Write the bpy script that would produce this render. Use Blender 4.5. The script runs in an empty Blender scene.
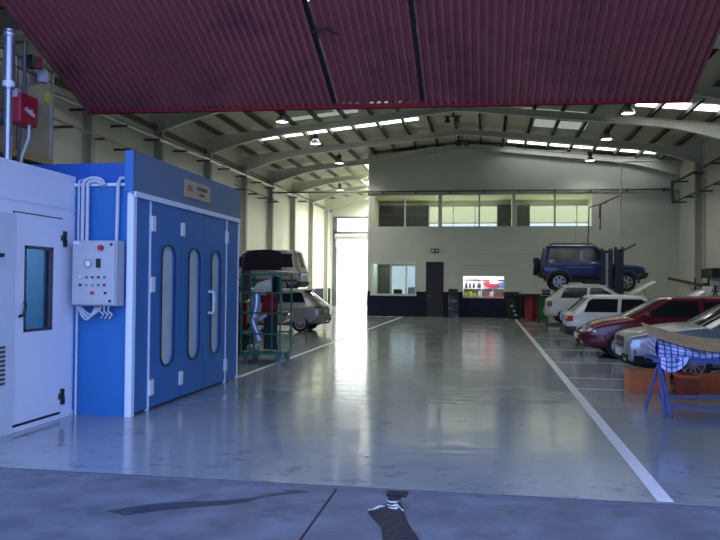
import bpy, bmesh, math, random
from mathutils import Vector, Matrix
from mathutils.bvhtree import BVHTree
PI = math.pi
random.seed(7)
scene = bpy.context.scene
COL = scene.collection

# ------------------------------------------------------------------ materials
MATS = {}
def mat(name, color, rough=0.5, metal=0.0, var=0.08, scale=6.0, bump=0.0, bscale=40.0, spec=0.5, coat=0.0, dirt=None, dscale=1.5):
    if name in MATS: return MATS[name]
    m = bpy.data.materials.new(name); m.use_nodes = True
    nt = m.node_tree; N = nt.nodes; L = nt.links
    b = N['Principled BSDF']
    b.inputs['Roughness'].default_value = rough
    b.inputs['Metallic'].default_value = metal
    b.inputs['Specular IOR Level'].default_value = spec
    b.inputs['Coat Weight'].default_value = coat
    tc = N.new('ShaderNodeTexCoord')
    no = N.new('ShaderNodeTexNoise'); no.inputs['Scale'].default_value = scale; no.inputs['Detail'].default_value = 4
    L.new(tc.outputs['Object'], no.inputs['Vector'])
    r = N.new('ShaderNodeValToRGB')
    c = Vector(color)
    r.color_ramp.elements[0].position = 0.3; r.color_ramp.elements[1].position = 0.7
    r.color_ramp.elements[0].color = (*(c*(1-var)), 1); r.color_ramp.elements[1].color = (*[min(1, x*(1+var)) for x in c], 1)
    L.new(no.outputs['Fac'], r.inputs['Fac'])
    out = r.outputs['Color']
    if dirt is not None:
        n2 = N.new('ShaderNodeTexNoise'); n2.inputs['Scale'].default_value = dscale; n2.inputs['Detail'].default_value = 6; n2.inputs['Roughness'].default_value = .65
        L.new(tc.outputs['Object'], n2.inputs['Vector'])
        r2 = N.new('ShaderNodeValToRGB'); r2.color_ramp.elements[0].position = .52; r2.color_ramp.elements[1].position = .68
        L.new(n2.outputs['Fac'], r2.inputs['Fac'])
        mx = N.new('ShaderNodeMix'); mx.data_type = 'RGBA'
        L.new(r2.outputs['Color'], mx.inputs['Factor']); L.new(out, mx.inputs['A']); mx.inputs['B'].default_value = (*dirt, 1)
        out = mx.outputs['Result']
    L.new(out, b.inputs['Base Color'])
    if bump:
        nb = N.new('ShaderNodeTexNoise'); nb.inputs['Scale'].default_value = bscale; nb.inputs['Detail'].default_value = 5
        L.new(tc.outputs['Object'], nb.inputs['Vector'])
        bu = N.new('ShaderNodeBump'); bu.inputs['Strength'].default_value = bump; bu.inputs['Distance'].default_value = .02
        L.new(nb.outputs['Fac'], bu.inputs['Height']); L.new(bu.outputs['Normal'], b.inputs['Normal'])
    MATS[name] = m
    return m

def emat(name, color, strength):
    m = bpy.data.materials.new(name); m.use_nodes = True
    nt = m.node_tree; nt.nodes.clear()
    o = nt.nodes.new('ShaderNodeOutputMaterial'); e = nt.nodes.new('ShaderNodeEmission')
    e.inputs['Color'].default_value = (*color, 1); e.inputs['Strength'].default_value = strength
    nt.links.new(e.outputs[0], o.inputs[0]); MATS[name] = m
    return m

def glassmat(name, tint=(0.8, 0.85, 0.85), gloss=0.12):
    m = bpy.data.materials.new(name); m.use_nodes = True
    nt = m.node_tree; nt.nodes.clear()
    o = nt.nodes.new('ShaderNodeOutputMaterial'); t = nt.nodes.new('ShaderNodeBsdfTransparent'); g = nt.nodes.new('ShaderNodeBsdfGlossy')
    t.inputs['Color'].default_value = (*tint, 1); g.inputs['Roughness'].default_value = 0.03
    fr = nt.nodes.new('ShaderNodeLayerWeight'); fr.inputs['Blend'].default_value = gloss
    mx = nt.nodes.new('ShaderNodeMixShader')
    nt.links.new(fr.outputs['Fresnel'], mx.inputs[0]); nt.links.new(t.outputs[0], mx.inputs[1]); nt.links.new(g.outputs[0], mx.inputs[2])
    nt.links.new(mx.outputs[0], o.inputs[0]); MATS[name] = m
    return m

M = dict(
    wall=mat('wall_paint', (.60, .62, .54), .8, var=.04, scale=1.2, bump=.05),
    wallL=mat('wall_panel', (.72, .72, .64), .75, var=.04, scale=1.0, bump=.05),
    navy=mat('dado_navy', (.018, .021, .040), .8, var=.15, spec=.15),
    beam=mat('beam_paint', (.66, .67, .58), .55, var=.05, scale=2),
    column=mat('column_paint', (.42, .43, .38), .6, var=.06, scale=2),
    roof=mat('roof_sheet', (.52, .51, .41), .7, var=.08, scale=2),
    purlin=mat('purlin_steel', (.12, .11, .095), .6, var=.1),
    maroon=mat('maroon_sheet', (.30, .075, .072), .55, var=.10, scale=1.3, bump=.03, dirt=(.19, .05, .055), dscale=1.1),
    maroon_edge=mat('maroon_edge', (.17, .015, .018), .8, var=.1, spec=.1),
    darkgap=mat('dark_gap', (.02, .012, .018), .8, var=.1),
    blue=mat('booth_blue', (.025, .155, .40), .38, var=.05, scale=1.5, spec=.4),
    blue_d=mat('booth_blue_dark', (.02, .10, .40), .42, var=.05, scale=1.5, spec=.4),
    whitep=mat('booth_white', (.80, .83, .87), .4, var=.02, scale=1.5),
    whitet=mat('booth_trim', (.72, .78, .88), .35, var=.02),
    greybox=mat('cabinet_grey', (.42, .43, .45), .45, var=.03),
    grey_t=mat('conduit_grey', (.55, .57, .60), .5, var=.05),
    galv=mat('galvanised', (.40, .38, .29), .36, .65, var=.14, scale=2.2),
    galv2=mat('galvanised_pipe', (.34, .37, .41), .33, .8, var=.1, scale=5),
    red=mat('burner_red', (.36, .012, .03), .4, var=.08),
    black=mat('black_plastic', (.012, .012, .014), .5, var=.2),
    rubber=mat('tyre_rubber', (.018, .018, .019), .8, var=.2, scale=20),
    steel=mat('steel', (.45, .46, .47), .35, .8, var=.08),
    dsteel=mat('dark_steel', (.10, .10, .105), .5, .5, var=.12),
    concrete=mat('apron_concrete', (.122, .138, .165), .62, var=.30, scale=2.6, bump=.25, bscale=25, dirt=(.072, .084, .11), dscale=2.4),
    white=mat('white_paint', (.75, .76, .76), .45, var=.03),
    line_and_sun_w=mat('line_and_sun_patch_paint', (.70, .70, .68), .35, var=.10, scale=9),
    green=mat('cart_green', (.015, .19, .10), .45, var=.1, scale=10),
    orange=mat('orange_plastic', (.58, .15, .035), .5, var=.1, scale=5),
    board=mat('board_wood', (.46, .33, .18), .6, var=.16, scale=7),
    bluepaint=mat('trestle_blue', (.065, .11, .30), .45, var=.12, scale=8),
    glass=glassmat('window_glass'),
    boothglass=mat('booth_window', (.52, .60, .56), .30, var=.10, scale=3),
    carglass=mat('car_glass', (.012, .015, .016), .10, var=.1, spec=.22),
    chrome=mat('chrome', (.75, .76, .78), .12, 1.0, var=.03),
    headlamp=mat('headlamp_lens', (.36, .38, .42), .10, .3, var=.15, scale=14, spec=.9),
    taillamp=mat('tail_lamp_lens', (.42, .012, .018), .15, var=.12, scale=14),
    amber=mat('indicator_lens', (.60, .16, .02), .2, var=.1),
    plate=mat('plate_white', (.70, .72, .72), .4, var=.02),
    wheel=mat('alloy', (.50, .51, .53), .32, .7, var=.06),
    under=mat('car_underside', (.012, .012, .013), .85, var=.2),
    trim=mat('car_trim', (.028, .028, .03), .6, var=.15),
)
M['lamp'] = emat('lamp_glow', (.93, .95, 1.0), 9.0)
M['skyl'] = emat('skylight_glow', (.94, .98, 1.0), 5.0)
M['skyl_fill'] = emat('unseen_fill_glow', (1.0, 1.0, .86), 95.0)
M['skyl_dim'] = emat('skylight_dim_glow', (.80, .92, .80), .40)

# painted workshop floor: grey epoxy with scuffs and worn gloss
def floor_material():
    m = bpy.data.materials.new('floor_epoxy'); m.use_nodes = True
    nt = m.node_tree; N = nt.nodes; L = nt.links; b = N['Principled BSDF']
    tc = N.new('ShaderNodeTexCoord')
    n1 = N.new('ShaderNodeTexNoise'); n1.inputs['Scale'].default_value = .5; n1.inputs['Detail'].default_value = 6
    L.new(tc.outputs['Object'], n1.inputs['Vector'])
    r1 = N.new('ShaderNodeValToRGB'); r1.color_ramp.elements[0].position = .3; r1.color_ramp.elements[1].position = .7
    r1.color_ramp.elements[0].color = (.225, .255, .255, 1); r1.color_ramp.elements[1].color = (.28, .31, .305, 1)
    L.new(n1.outputs['Fac'], r1.inputs['Fac'])
    # scuffs
    n2 = N.new('ShaderNodeTexNoise'); n2.inputs['Scale'].default_value = 2.6; n2.inputs['Detail'].default_value = 7; n2.inputs['Roughness'].default_value = .7
    mp = N.new('ShaderNodeMapping'); mp.inputs['Scale'].default_value = (.75, 1.3, 1)
    L.new(tc.outputs['Object'], mp.inputs['Vector']); L.new(mp.outputs['Vector'], n2.inputs['Vector'])
    r2 = N.new('ShaderNodeValToRGB'); r2.color_ramp.elements[0].position = .60; r2.color_ramp.elements[1].position = .70
    L.new(n2.outputs['Fac'], r2.inputs['Fac'])
    mx = N.new('ShaderNodeMix'); mx.data_type = 'RGBA'; mx.inputs['B'].default_value = (.11, .12, .14, 1)
    # tyre scuffs and dirt gather just inside the threshold
    n5 = N.new('ShaderNodeTexNoise'); n5.inputs['Scale'].default_value = 4.2; n5.inputs['Detail'].default_value = 8; n5.inputs['Roughness'].default_value = .72
    L.new(mp.outputs['Vector'], n5.inputs['Vector'])
    r5 = N.new('ShaderNodeValToRGB'); r5.color_ramp.elements[0].position = .55; r5.color_ramp.elements[1].position = .62
    L.new(n5.outputs['Fac'], r5.inputs['Fac'])
    sx = N.new('ShaderNodeSeparateXYZ'); L.new(tc.outputs['Object'], sx.inputs[0])
    m5 = N.new('ShaderNodeMapRange'); m5.inputs['From Min'].default_value = 6.7; m5.inputs['From Max'].default_value = 8.2; m5.inputs['To Min'].default_value = .75; m5.inputs['To Max'].default_value = 0
    L.new(sx.outputs['Y'], m5.inputs['Value'])
    mm = N.new('ShaderNodeMath'); mm.operation = 'MULTIPLY'; L.new(m5.outputs['Result'], mm.inputs[0]); L.new(r5.outputs['Color'], mm.inputs[1])
    mz = N.new('ShaderNodeMix'); mz.data_type = 'RGBA'; mz.inputs['B'].default_value = (.12, .13, .15, 1)
    L.new(mm.outputs['Value'], mz.inputs['Factor'])
    L.new(r2.outputs['Color'], mx.inputs['Factor']); L.new(r1.outputs['Color'], mx.inputs['A'])
    L.new(mx.outputs['Result'], mz.inputs['A']); L.new(mz.outputs['Result'], b.inputs['Base Color'])
    n3 = N.new('ShaderNodeTexNoise'); n3.inputs['Scale'].default_value = 1.1; n3.inputs['Detail'].default_value = 5
    L.new(tc.outputs['Object'], n3.inputs['Vector'])
    mr = N.new('ShaderNodeMapRange'); mr.inputs['From Min'].default_value = .3; mr.inputs['From Max'].default_value = .7
    mr.inputs['To Min'].default_value = .10; mr.inputs['To Max'].default_value = .19
    L.new(n3.outputs['Fac'], mr.inputs['Value']); L.new(mr.outputs['Result'], b.inputs['Roughness'])
    b.inputs['Specular IOR Level'].default_value = .75
    n4 = N.new('ShaderNodeTexNoise'); n4.inputs['Scale'].default_value = 2.0; n4.inputs['Detail'].default_value = 3
    mp4 = N.new('ShaderNodeMapping'); mp4.inputs['Scale'].default_value = (.5, 2.2, 1)
    L.new(tc.outputs['Object'], mp4.inputs['Vector']); L.new(mp4.outputs['Vector'], n4.inputs['Vector'])
    bu = N.new('ShaderNodeBump'); bu.inputs['Strength'].default_value = .16; bu.inputs['Distance'].default_value = .02
    L.new(n4.outputs['Fac'], bu.inputs['Height']); L.new(bu.outputs['Normal'], b.inputs['Normal'])
    return m
M['floor'] = floor_material()

def plaid_material():
    m = bpy.data.materials.new('plaid_sheet'); m.use_nodes = True
    nt = m.node_tree; N = nt.nodes; L = nt.links; b = N['Principled BSDF']
    tc = N.new('ShaderNodeTexCoord')
    br = N.new('ShaderNodeTexBrick'); br.offset = 0; br.inputs['Scale'].default_value = 1
    br.inputs['Brick Width'].default_value = .085; br.inputs['Row Height'].default_value = .085; br.inputs['Mortar Size'].default_value = .011
    br.inputs['Color1'].default_value = (.55, .62, .88, 1); br.inputs['Color2'].default_value = (.75, .80, .95, 1); br.inputs['Mortar'].default_value = (.05, .08, .42, 1)
    L.new(tc.outputs['UV'], br.inputs['Vector']); L.new(br.outputs['Color'], b.inputs['Base Color'])
    b.inputs['Roughness'].default_value = .35
    return m
M['plaid'] = plaid_material()

# ------------------------------------------------------------------ mesh helpers
def nbm(): return bmesh.new()

def box(bm, x0, x1, y0, y1, z0, z1, bev=0.0):
    b = bmesh.new()
    bmesh.ops.create_cube(b, size=1)
    for v in b.verts:
        v.co = Vector(((x0+x1)/2 + v.co.x*(x1-x0), (y0+y1)/2 + v.co.y*(y1-y0), (z0+z1)/2 + v.co.z*(z1-z0)))
    if bev: bmesh.ops.bevel(b, geom=list(b.edges), offset=bev, segments=2, affect='EDGES', profile=.6)
    merge(bm, b)

def merge(bm, b, mtx=None):
    if mtx is not None: bmesh.ops.transform(b, matrix=mtx, verts=b.verts)
    me = bpy.data.meshes.new('tmp'); b.to_mesh(me); b.free()
    bm.from_mesh(me); bpy.data.meshes.remove(me)

def tube(bm, pts, r, n=8, cap=True, radii=None):
    pts = [Vector(p) for p in pts]
    rings = []
    prev = None
    for i, p in enumerate(pts):
        if i == 0: d = pts[1]-p
        elif i == len(pts)-1: d = p-pts[i-1]
        else: d = (pts[i+1]-p).normalized() + (p-pts[i-1]).normalized()
        d.normalize()
        if prev is None:
            a = d.cross(Vector((0, 0, 1)))
            if a.length < 1e-3: a = d.cross(Vector((1, 0, 0)))
        else:
            a = prev - d*prev.dot(d)
            if a.length < 1e-4: a = d.cross(Vector((0, 0, 1)))
        a.normalize(); prev = a; c = d.cross(a)
        rr = radii[i] if radii else r
        rings.append([bm.verts.new(p + a*math.cos(2*PI*k/n)*rr + c*math.sin(2*PI*k/n)*rr) for k in range(n)])
    for i in range(len(rings)-1):
        for k in range(n):
            bm.faces.new((rings[i][k], rings[i][(k+1) % n], rings[i+1][(k+1) % n], rings[i+1][k]))
    if cap:
        bm.faces.new(list(reversed(rings[0]))); bm.faces.new(rings[-1])

def bar(bm, p, q, w, h, up=(0, 0, 1)):
    """rectangular bar from p to q, width w across, height h along 'up'"""
    p, q = Vector(p), Vector(q); d = (q-p).normalized(); u = Vector(up)
    s = d.cross(u)
    if s.length < 1e-4: s = d.cross(Vector((0, 1, 0)))
    s.normalize(); u = s.cross(d)
    vs = []
    for e in (p, q):
        for a, b in ((-1, -1), (1, -1), (1, 1), (-1, 1)):
            vs.append(bm.verts.new(e + s*a*w/2 + u*b*h/2))
    for f in ((0, 1, 2, 3), (7, 6, 5, 4), (0, 4, 5, 1), (1, 5, 6, 2), (2, 6, 7, 3), (3, 7, 4, 0)):
        bm.faces.new([vs[i] for i in f])

def lathe(bm, prof, n=20, mtx=None):
    b = bmesh.new(); rings = []
    for r, z in prof:
        if r < 1e-5: rings.append([b.verts.new((0, 0, z))])
        else: rings.append([b.verts.new((r*math.cos(2*PI*k/n), r*math.sin(2*PI*k/n), z)) for k in range(n)])
    for i in range(len(rings)-1):
        A, B = rings[i], rings[i+1]
        for k in range(n):
            if len(A) == 1 and len(B) == 1: continue
            if len(A) == 1: b.faces.new((A[0], B[k], B[(k+1) % n]))
            elif len(B) == 1: b.faces.new((A[k], A[(k+1) % n], B[0]))
            else: b.faces.new((A[k], A[(k+1) % n], B[(k+1) % n], B[k]))
    merge(bm, b, mtx)

def prism(bm, poly, a0, a1, axis='y'):
    """extrude a 2-D polygon: axis y -> poly is (x,z); axis x -> (y,z); axis z -> (x,y)"""
    def P(u, v, a): return {'y': (u, a, v), 'x': (a, u, v), 'z': (u, v, a)}[axis]
    A = [bm.verts.new(P(u, v, a0)) for u, v in poly]; B = [bm.verts.new(P(u, v, a1)) for u, v in poly]
    n = len(poly)
    bm.faces.new(A); bm.faces.new(list(reversed(B)))
    for i in range(n): bm.faces.new((A[i], B[i], B[(i+1) % n], A[(i+1) % n]))

def grid(bm, fn, nu, nv, thick=0.0, uv=None):
    """open sheet (u,v in 0..1) -> point; thick > 0 gives it a back"""
    layer = bm.loops.layers.uv.verify() if uv else None
    V = [[bm.verts.new(fn(i/nu, j/nv)) for j in range(nv+1)] for i in range(nu+1)]
    F = []
    for i in range(nu):
        for j in range(nv):
            f = bm.faces.new((V[i][j], V[i+1][j], V[i+1][j+1], V[i][j+1])); F.append(f)
            if uv:
                for lp, (a, b2) in zip(f.loops, ((i, j), (i+1, j), (i+1, j+1), (i, j+1))):
                    lp[layer].uv = (a/nu*uv[0], b2/nv*uv[1])
    if thick:
        bm.normal_update()
        r = bmesh.ops.solidify(bm, geom=F, thickness=thick)
    return V

def obj(name, bm, m, parent=None, smooth=False, recalc=True, ang=35):
    if recalc: bmesh.ops.recalc_face_normals(bm, faces=list(bm.faces))
    me = bpy.data.meshes.new(name); bm.to_mesh(me); bm.free()
    for x in (m if isinstance(m, (list, tuple)) else [m]): me.materials.append(x)
    if smooth:
        for p in me.polygons: p.use_smooth = True
        try: me.set_sharp_from_angle(angle=math.radians(ang))
        except Exception: pass
    o = bpy.data.objects.new(name, me); COL.objects.link(o)
    if parent is not None: o.parent = parent
    return o

def thing(name, label, cat, loc=(0, 0, 0), rz=0.0, group=None):
    o = bpy.data.objects.new(name, None); COL.objects.link(o); o.empty_display_size = .2
    o.location = loc; o.rotation_euler = (0, 0, rz); tag(o, label, cat, group)
    return o
def tag(o, label, cat, group=None):
    o['label'] = label; o['category'] = cat
    if group: o['group'] = group
    return o
def struct(name, bm, m, parent=None, smooth=False):
    o = obj(name, bm, m, parent, smooth)
    if parent is None: o['kind'] = 'structure'
    return o
def sbox(name, x0, x1, y0, y1, z0, z1, m, parent=None, bev=0):
    bm = nbm(); box(bm, x0, x1, y0, y1, z0, z1, bev); return struct(name, bm, m, parent)
def pbox(name, m, parent, x0, x1, y0, y1, z0, z1, bev=0):
    bm = nbm(); box(bm, x0, x1, y0, y1, z0, z1, bev); return obj(name, bm, m, parent)
def dup(root, loc=None, label=None, rz=None):
    r = root.copy(); COL.objects.link(r)
    if loc is not None: r.location = loc
    if rz is not None: r.rotation_euler = (0, 0, rz)
    if label: r['label'] = label
    for ch in list(root.children):
        c = ch.copy(); COL.objects.link(c); c.parent = r
        for g in list(ch.children):
            d = g.copy(); COL.objects.link(d); d.parent = c
    return r
def text_mesh(txt, size, depth=.004):
    cu = bpy.data.curves.new('txt', 'FONT'); cu.body = txt; cu.size = size; cu.extrude = depth/2; cu.align_x = 'CENTER'; cu.align_y = 'CENTER'
    o = bpy.data.objects.new('txt', cu); COL.objects.link(o)
    dg = bpy.context.evaluated_depsgraph_get(); dg.update()
    me = bpy.data.meshes.new_from_object(o.evaluated_get(dg)); bpy.data.objects.remove(o)
    bm = nbm(); bm.from_mesh(me); bpy.data.meshes.remove(me); bpy.data.curves.remove(cu)
    return bm
def place_text(name, txt, size, m, parent, loc, face, depth=.004):
    """face: 'x+' reads towards +x, 'y-' reads towards -y"""
    bm = text_mesh(txt, size, depth)
    R = Matrix.Rotation(PI/2, 4, 'X')
    if face == 'x+': R = Matrix.Rotation(PI/2, 4, 'Z') @ R
    bmesh.ops.transform(bm, matrix=Matrix.Translation(loc) @ R, verts=bm.verts)
    return obj(name, bm, m, parent)
def evaluated(o):
    dg = bpy.context.evaluated_depsgraph_get(); dg.update()
    return bpy.data.meshes.new_from_object(o.evaluated_get(dg))

# ------------------------------------------------------------------ camera, world, sun
CAMZ = 1.65
yaw, pitch, roll = math.radians(9.5543), math.radians(1.0759), math.radians(.55)
F = Vector((-math.sin(yaw)*math.cos(pitch), math.cos(yaw)*math.cos(pitch), math.sin(pitch)))
Rv = Vector((math.cos(yaw), math.sin(yaw), 0)); U = Rv.cross(F)
cr, cu_ = Rv*math.cos(roll)+U*math.sin(roll), U*math.cos(roll)-Rv*math.sin(roll)
cd = bpy.data.cameras.new('camera'); cam = bpy.data.objects.new('camera', cd); COL.objects.link(cam)
mw = Matrix((cr, cu_, -F)).transposed().to_4x4(); mw.translation = (0, 0, CAMZ)
cam.matrix_world = mw; cd.sensor_fit = 'HORIZONTAL'; cd.sensor_width = 36; cd.lens = 38.0; cd.clip_end = 400
scene.camera = cam

w = bpy.data.worlds.new('sky'); scene.world = w; w.use_nodes = True
nt = w.node_tree; N = nt.nodes; L = nt.links; N.clear()
tc = N.new('ShaderNodeTexCoord'); sp = N.new('ShaderNodeSeparateXYZ'); L.new(tc.outputs['Generated'], sp.inputs[0])
mr = N.new('ShaderNodeMapRange'); mr.inputs['From Min'].default_value = -1; mr.inputs['From Max'].default_value = 1
L.new(sp.outputs['Y'], mr.inputs['Value'])
def world_ramp(stops):
    r = N.new('ShaderNodeValToRGB'); L.new(mr.outputs['Result'], r.inputs['Fac'])
    e = r.color_ramp.elements
    while len(e) < len(stops): e.new(.5)
    for k, (p, c) in enumerate(stops): e[k].position = p; e[k].color = (*c, 1)
    return r
SKY = (.32, .46, 1.0)
rp = world_ramp([(0, SKY), (.56, SKY), (.85, (1, 1, .97)), (1, (1, 1, .97))])
rq = world_ramp([(0, (.42,)*3), (.30, (.30,)*3), (.50, (.10,)*3), (.58, (.16,)*3), (.90, (.46,)*3)])
rs = N.new('ShaderNodeMath'); rs.operation = 'MULTIPLY'; rs.inputs[1].default_value = 10.0
L.new(rq.outputs['Color'], rs.inputs[0])
bg = N.new('ShaderNodeBackground'); L.new(rp.outputs['Color'], bg.inputs['Color']); L.new(rs.outputs['Value'], bg.inputs['Strength'])
ow = N.new('ShaderNodeOutputWorld'); L.new(bg.outputs[0], ow.inputs[0])

sl = bpy.data.lights.new('sun', 'SUN'); sl.energy = 5.0; sl.angle = math.radians(.6); sl.color = (1, .96, .88)
so = bpy.data.objects.new('sun', sl); COL.objects.link(so)
so.rotation_euler = Vector((-.10, -.62, -.78)).to_track_quat('-Z', 'Y').to_euler()

vs = scene.view_settings
vs.view_transform = 'Standard'; vs.look = 'None'; vs.gamma = 1; vs.use_curve_mapping = False; vs.exposure = 0.0
scene.cycles.use_denoising = True
scene.cycles.max_bounces = 8; scene.cycles.diffuse_bounces = 4; scene.cycles.glossy_bounces = 4
scene.cycles.sample_clamp_indirect = 6.0

# ------------------------------------------------------------------ the hall
XL, XR, YF, YB, YO = -11.9, 9.3, 6.15, 57.2, 39.5     # left wall, right wall, front, far end, office front
XO = -6.25                                           # left end of the office block
CX, CZ, SL = -1.2, 8.93, .104                        # crown of the frames and roof slope
def rz_(x): return CZ - SL*abs(x-CX)

bm = nbm(); box(bm, XL-.2, XR+.2, YF, 42.7, -.12, 0); box(bm, XL-.2, XO+.2, 42.7, YB+.2, -.12, 0); struct('floor', bm, M['floor'])
sbox('ground', -30, 30, -12, YF, -.14, -.02, M['concrete'])
sbox('yard', -60, 40, 42.7, 120, -.16, -.125, mat('yard_concrete', (.62, .60, .54), .8, var=.06))
sbox('threshold_strip', XL, XR, YF-.05, YF, -.1, -.002, mat('threshold', (.10, .10, .11), .6, var=.2, scale=8))

# neighbouring buildings seen through the office windows
sbox('building_low', -10, 14, 72, 76, -.13, 7.55, mat('neighbour_white', (.98, .86, .60), .8, var=.02))
sbox('building_tall', -12, 16, 80, 84, -.13, 16, mat('neighbour_green', (.95, .76, .26), .8, var=.03))
# walls
bm = nbm(); box(bm, XL-.25, XL, YF, YB+.2, 0, 8.3); struct('wall_left', bm, M['wallL'])
bm = nbm(); box(bm, XR, XR+.25, YF, 42.7, 0, 8.3); struct('wall_right', bm, M['wall'])
bm = nbm()
box(bm, XL-.25, -5.75, YF-.02, YF+.28, 0, 9.6); box(bm, 2.75, XR+.25, YF-.02, YF+.28, 0, 9.6); box(bm, -5.75, 2.75, YF-.02, YF+.28, 5.95, 9.6)
struct('wall_front', bm, M['wall'])
sbox('baseboard_left', XL, XL+.02, YF+.3, YB, 0, 1.33, M['navy'])
# wall panel joints on both long walls
for nm, xa, xb in (('trim_1', XL, XL+.012), ('trim_2', XR-.012, XR)):
    bm = nbm(); box(bm, xa, xb, YF+.3, YB, 2.86, 2.885)
    struct(nm, bm, M['column'])
# far wall with the big doorway and transom light
bm = nbm()
box(bm, XL, -11.72, YB-.25, YB, 0, 8.3); box(bm, -8.0, XO+.3, YB-.25, YB, 0, 8.3); box(bm, -11.72, -8.0, YB-.25, YB, 6.75, 8.3)
struct('wall_back', bm, M['wallL'])
bm = nbm()
box(bm, -11.72, -11.42, YB-.3, YB, 0, 6.75); box(bm, -8.2, -8.0, YB-.3, YB, 0, 6.75); box(bm, -11.72, -8.0, YB-.3, YB, 5.26, 5.68); box(bm, -11.72, -8.0, YB-.3, YB, 6.68, 6.8)
struct('door_1', bm, mat('door_frame_grey', (.10, .11, .13), .5, var=.1))
sbox('window_1', -11.5, -8.2, YB-.16, YB-.14, 5.62, 6.68, M['glass'])
# rolled-up strip shutter under the head of the doorway
sh = thing('roller_shutter', 'rolled up pale shutter under the head of the bright far doorway', 'shutter', (-9.85, YB-.45, 5.0))
bm = nbm(); tube(bm, [(-1.65, 0, .28), (1.65, 0, .28)], .2, 14); obj('shutter_roll', bm, M['greybox'], sh, True)
bm = nbm()
for k in range(7): box(bm, -1.6, 1.6, -.03, .0, -.55+k*.09, -.47+k*.09)
obj('shutter_curtain', bm, M['white'], sh)

# office block, wall facing the hall with its openings
OPEN = [(-5.92, 1.20, 4.69, 6.32), (1.36, 5.13, 4.69, 6.32), (-6.02, -3.72, 1.17, 2.75), (-1.26, .82, 1.07, 2.13), (-3.16, -2.27, 0, 2.83)]
xs = sorted({XO, XR} | {a for o in OPEN for a in o[:2]}); zs = sorted({0, 9.3} | {a for o in OPEN for a in o[2:]})
bm = nbm()
for i in range(len(xs)-1):
    z = 0
    for j in range(len(zs)-1):
        xm, zm = (xs[i]+xs[i+1])/2, (zs[j]+zs[j+1])/2
        if any(o[0] < xm < o[1] and o[2] < zm < o[3] for o in OPEN): continue
        top = zs[j+1]
        box(bm, xs[i], xs[i+1], YO, YO+.2, zs[j], min(top, rz_(xm)+.1) if top > 7 else top)
struct('wall_office', bm, M['wall'])
bm = nbm(); box(bm, XO-.0, XO+.2, YO+.2, 42.7, 0, 8.6); box(bm, XO, XO+.2, 42.7, YB, 0, 8.6); struct('wall_corridor', bm, M['wall'])
sbox('trim_3', XO+.0, XR, YO-.03, YO, 6.34, 6.46, M['column'])
sbox('trim_4', XO, 4.2, YO-.012, YO, 3.55, 3.585, M['wallL'])
sbox('trim_5', XO, XO+.12, YO-.02, YO, 1.3, 8.2, M['wallL'])
bm = nbm()
box(bm, XO-.01, -6.1, YO-.03, YO, 0, 1.3); box(bm, -6.1, -3.66, YO-.03, YO, 0, 1.06); box(bm, -3.66, -3.16, YO-.03, YO, 0, 1.3)
box(bm, -2.27, -1.26, YO-.03, YO, 0, 1.3); box(bm, -1.26, .82, YO-.03, YO, 0, 1.0); box(bm, .82, 3.0, YO-.03, YO, 0, 1.22)
struct('baseboard_office', bm, M['navy'])
# interior slabs
sbox('office_slab', XO+.2, XR, YO+.2, 42.5, 3.0, 3.2, M['wall'])
sbox('office_floor_upper', XO+.2, XR, YO+.2, 42.5, 4.3, 4.45, M['wall'])
sbox('office_ceiling_upper', XO+.2, XR, YO+.2, 42.7, 6.33, 6.45, mat('ceiling_cream', (.66, .70, .48), .8, var=.03))
for nm, x in (('wall_partition_1', -3.5), ('wall_partition_2', -1.7), ('wall_partition_3', 1.2)):
    sbox(nm, x, x+.1, YO+.2, 42.5, 0, 3.0, M['wall'])
sbox('wall_partition_4', 1.23, 1.33, YO+.2, 42.5, 4.45, 6.33, M['wall'])
sbox('wall_partition_5', 5.3, 5.4, YO+.2, 42.5, 4.45, 6.33, M['wall'])
# back wall of the block: bright windows upstairs and in the reception
K = 42.5/39.5
BW = [(-3.01*K, .44*K, 4.75, 6.06), (2.09*K, 5.16*K, 4.75, 6.06), (-4.97*K, -3.55*K+.02, 1.15, 2.75)]
xs = sorted({XO, XR} | {a for o in BW for a in o[:2]}); zs = sorted({0, 8.9} | {a for o in BW for a in o[2:]})
bm = nbm()
for i in range(len(xs)-1):
    for j in range(len(zs)-1):
        xm, zm = (xs[i]+xs[i+1])/2, (zs[j]+zs[j+1])/2
        if any(o[0] < xm < o[1] and o[2] < zm < o[3] for o in BW): continue
        box(bm, xs[i], xs[i+1], 42.5, 42.7, zs[j], zs[j+1])
struct('wall_exterior', bm, M['wall'])
DG = mat('dark_panel', (.035, .04, .04), .25, var=.15, scale=2)
def upper_window(n, x0, x1, z0, z1, mull, bars, y=42.46):
    bm = nbm()
    for x in mull: box(bm, x-.03, x+.03, y-.02, y+.06, z0, z1)
    for z in bars: box(bm, x0, x1, y-.02, y+.06, z-.035, z+.035)
    box(bm, x0, x1, y-.03, y+.06, z1-.05, z1+.03)
    f = struct('window_%d' % n, bm, M['column'])
    sbox('pane', x0, x1, y+.06, y+.065, z0, z1, M['glass'], f)
upper_window(2, BW[0][0], BW[0][1], 4.75, 6.06, [-1.78*K, -.66*K], [5.10])
upper_window(3, BW[1][0], BW[1][1], 4.75, 6.06, [3.32*K, 4.39*K], [5.10])
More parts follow.
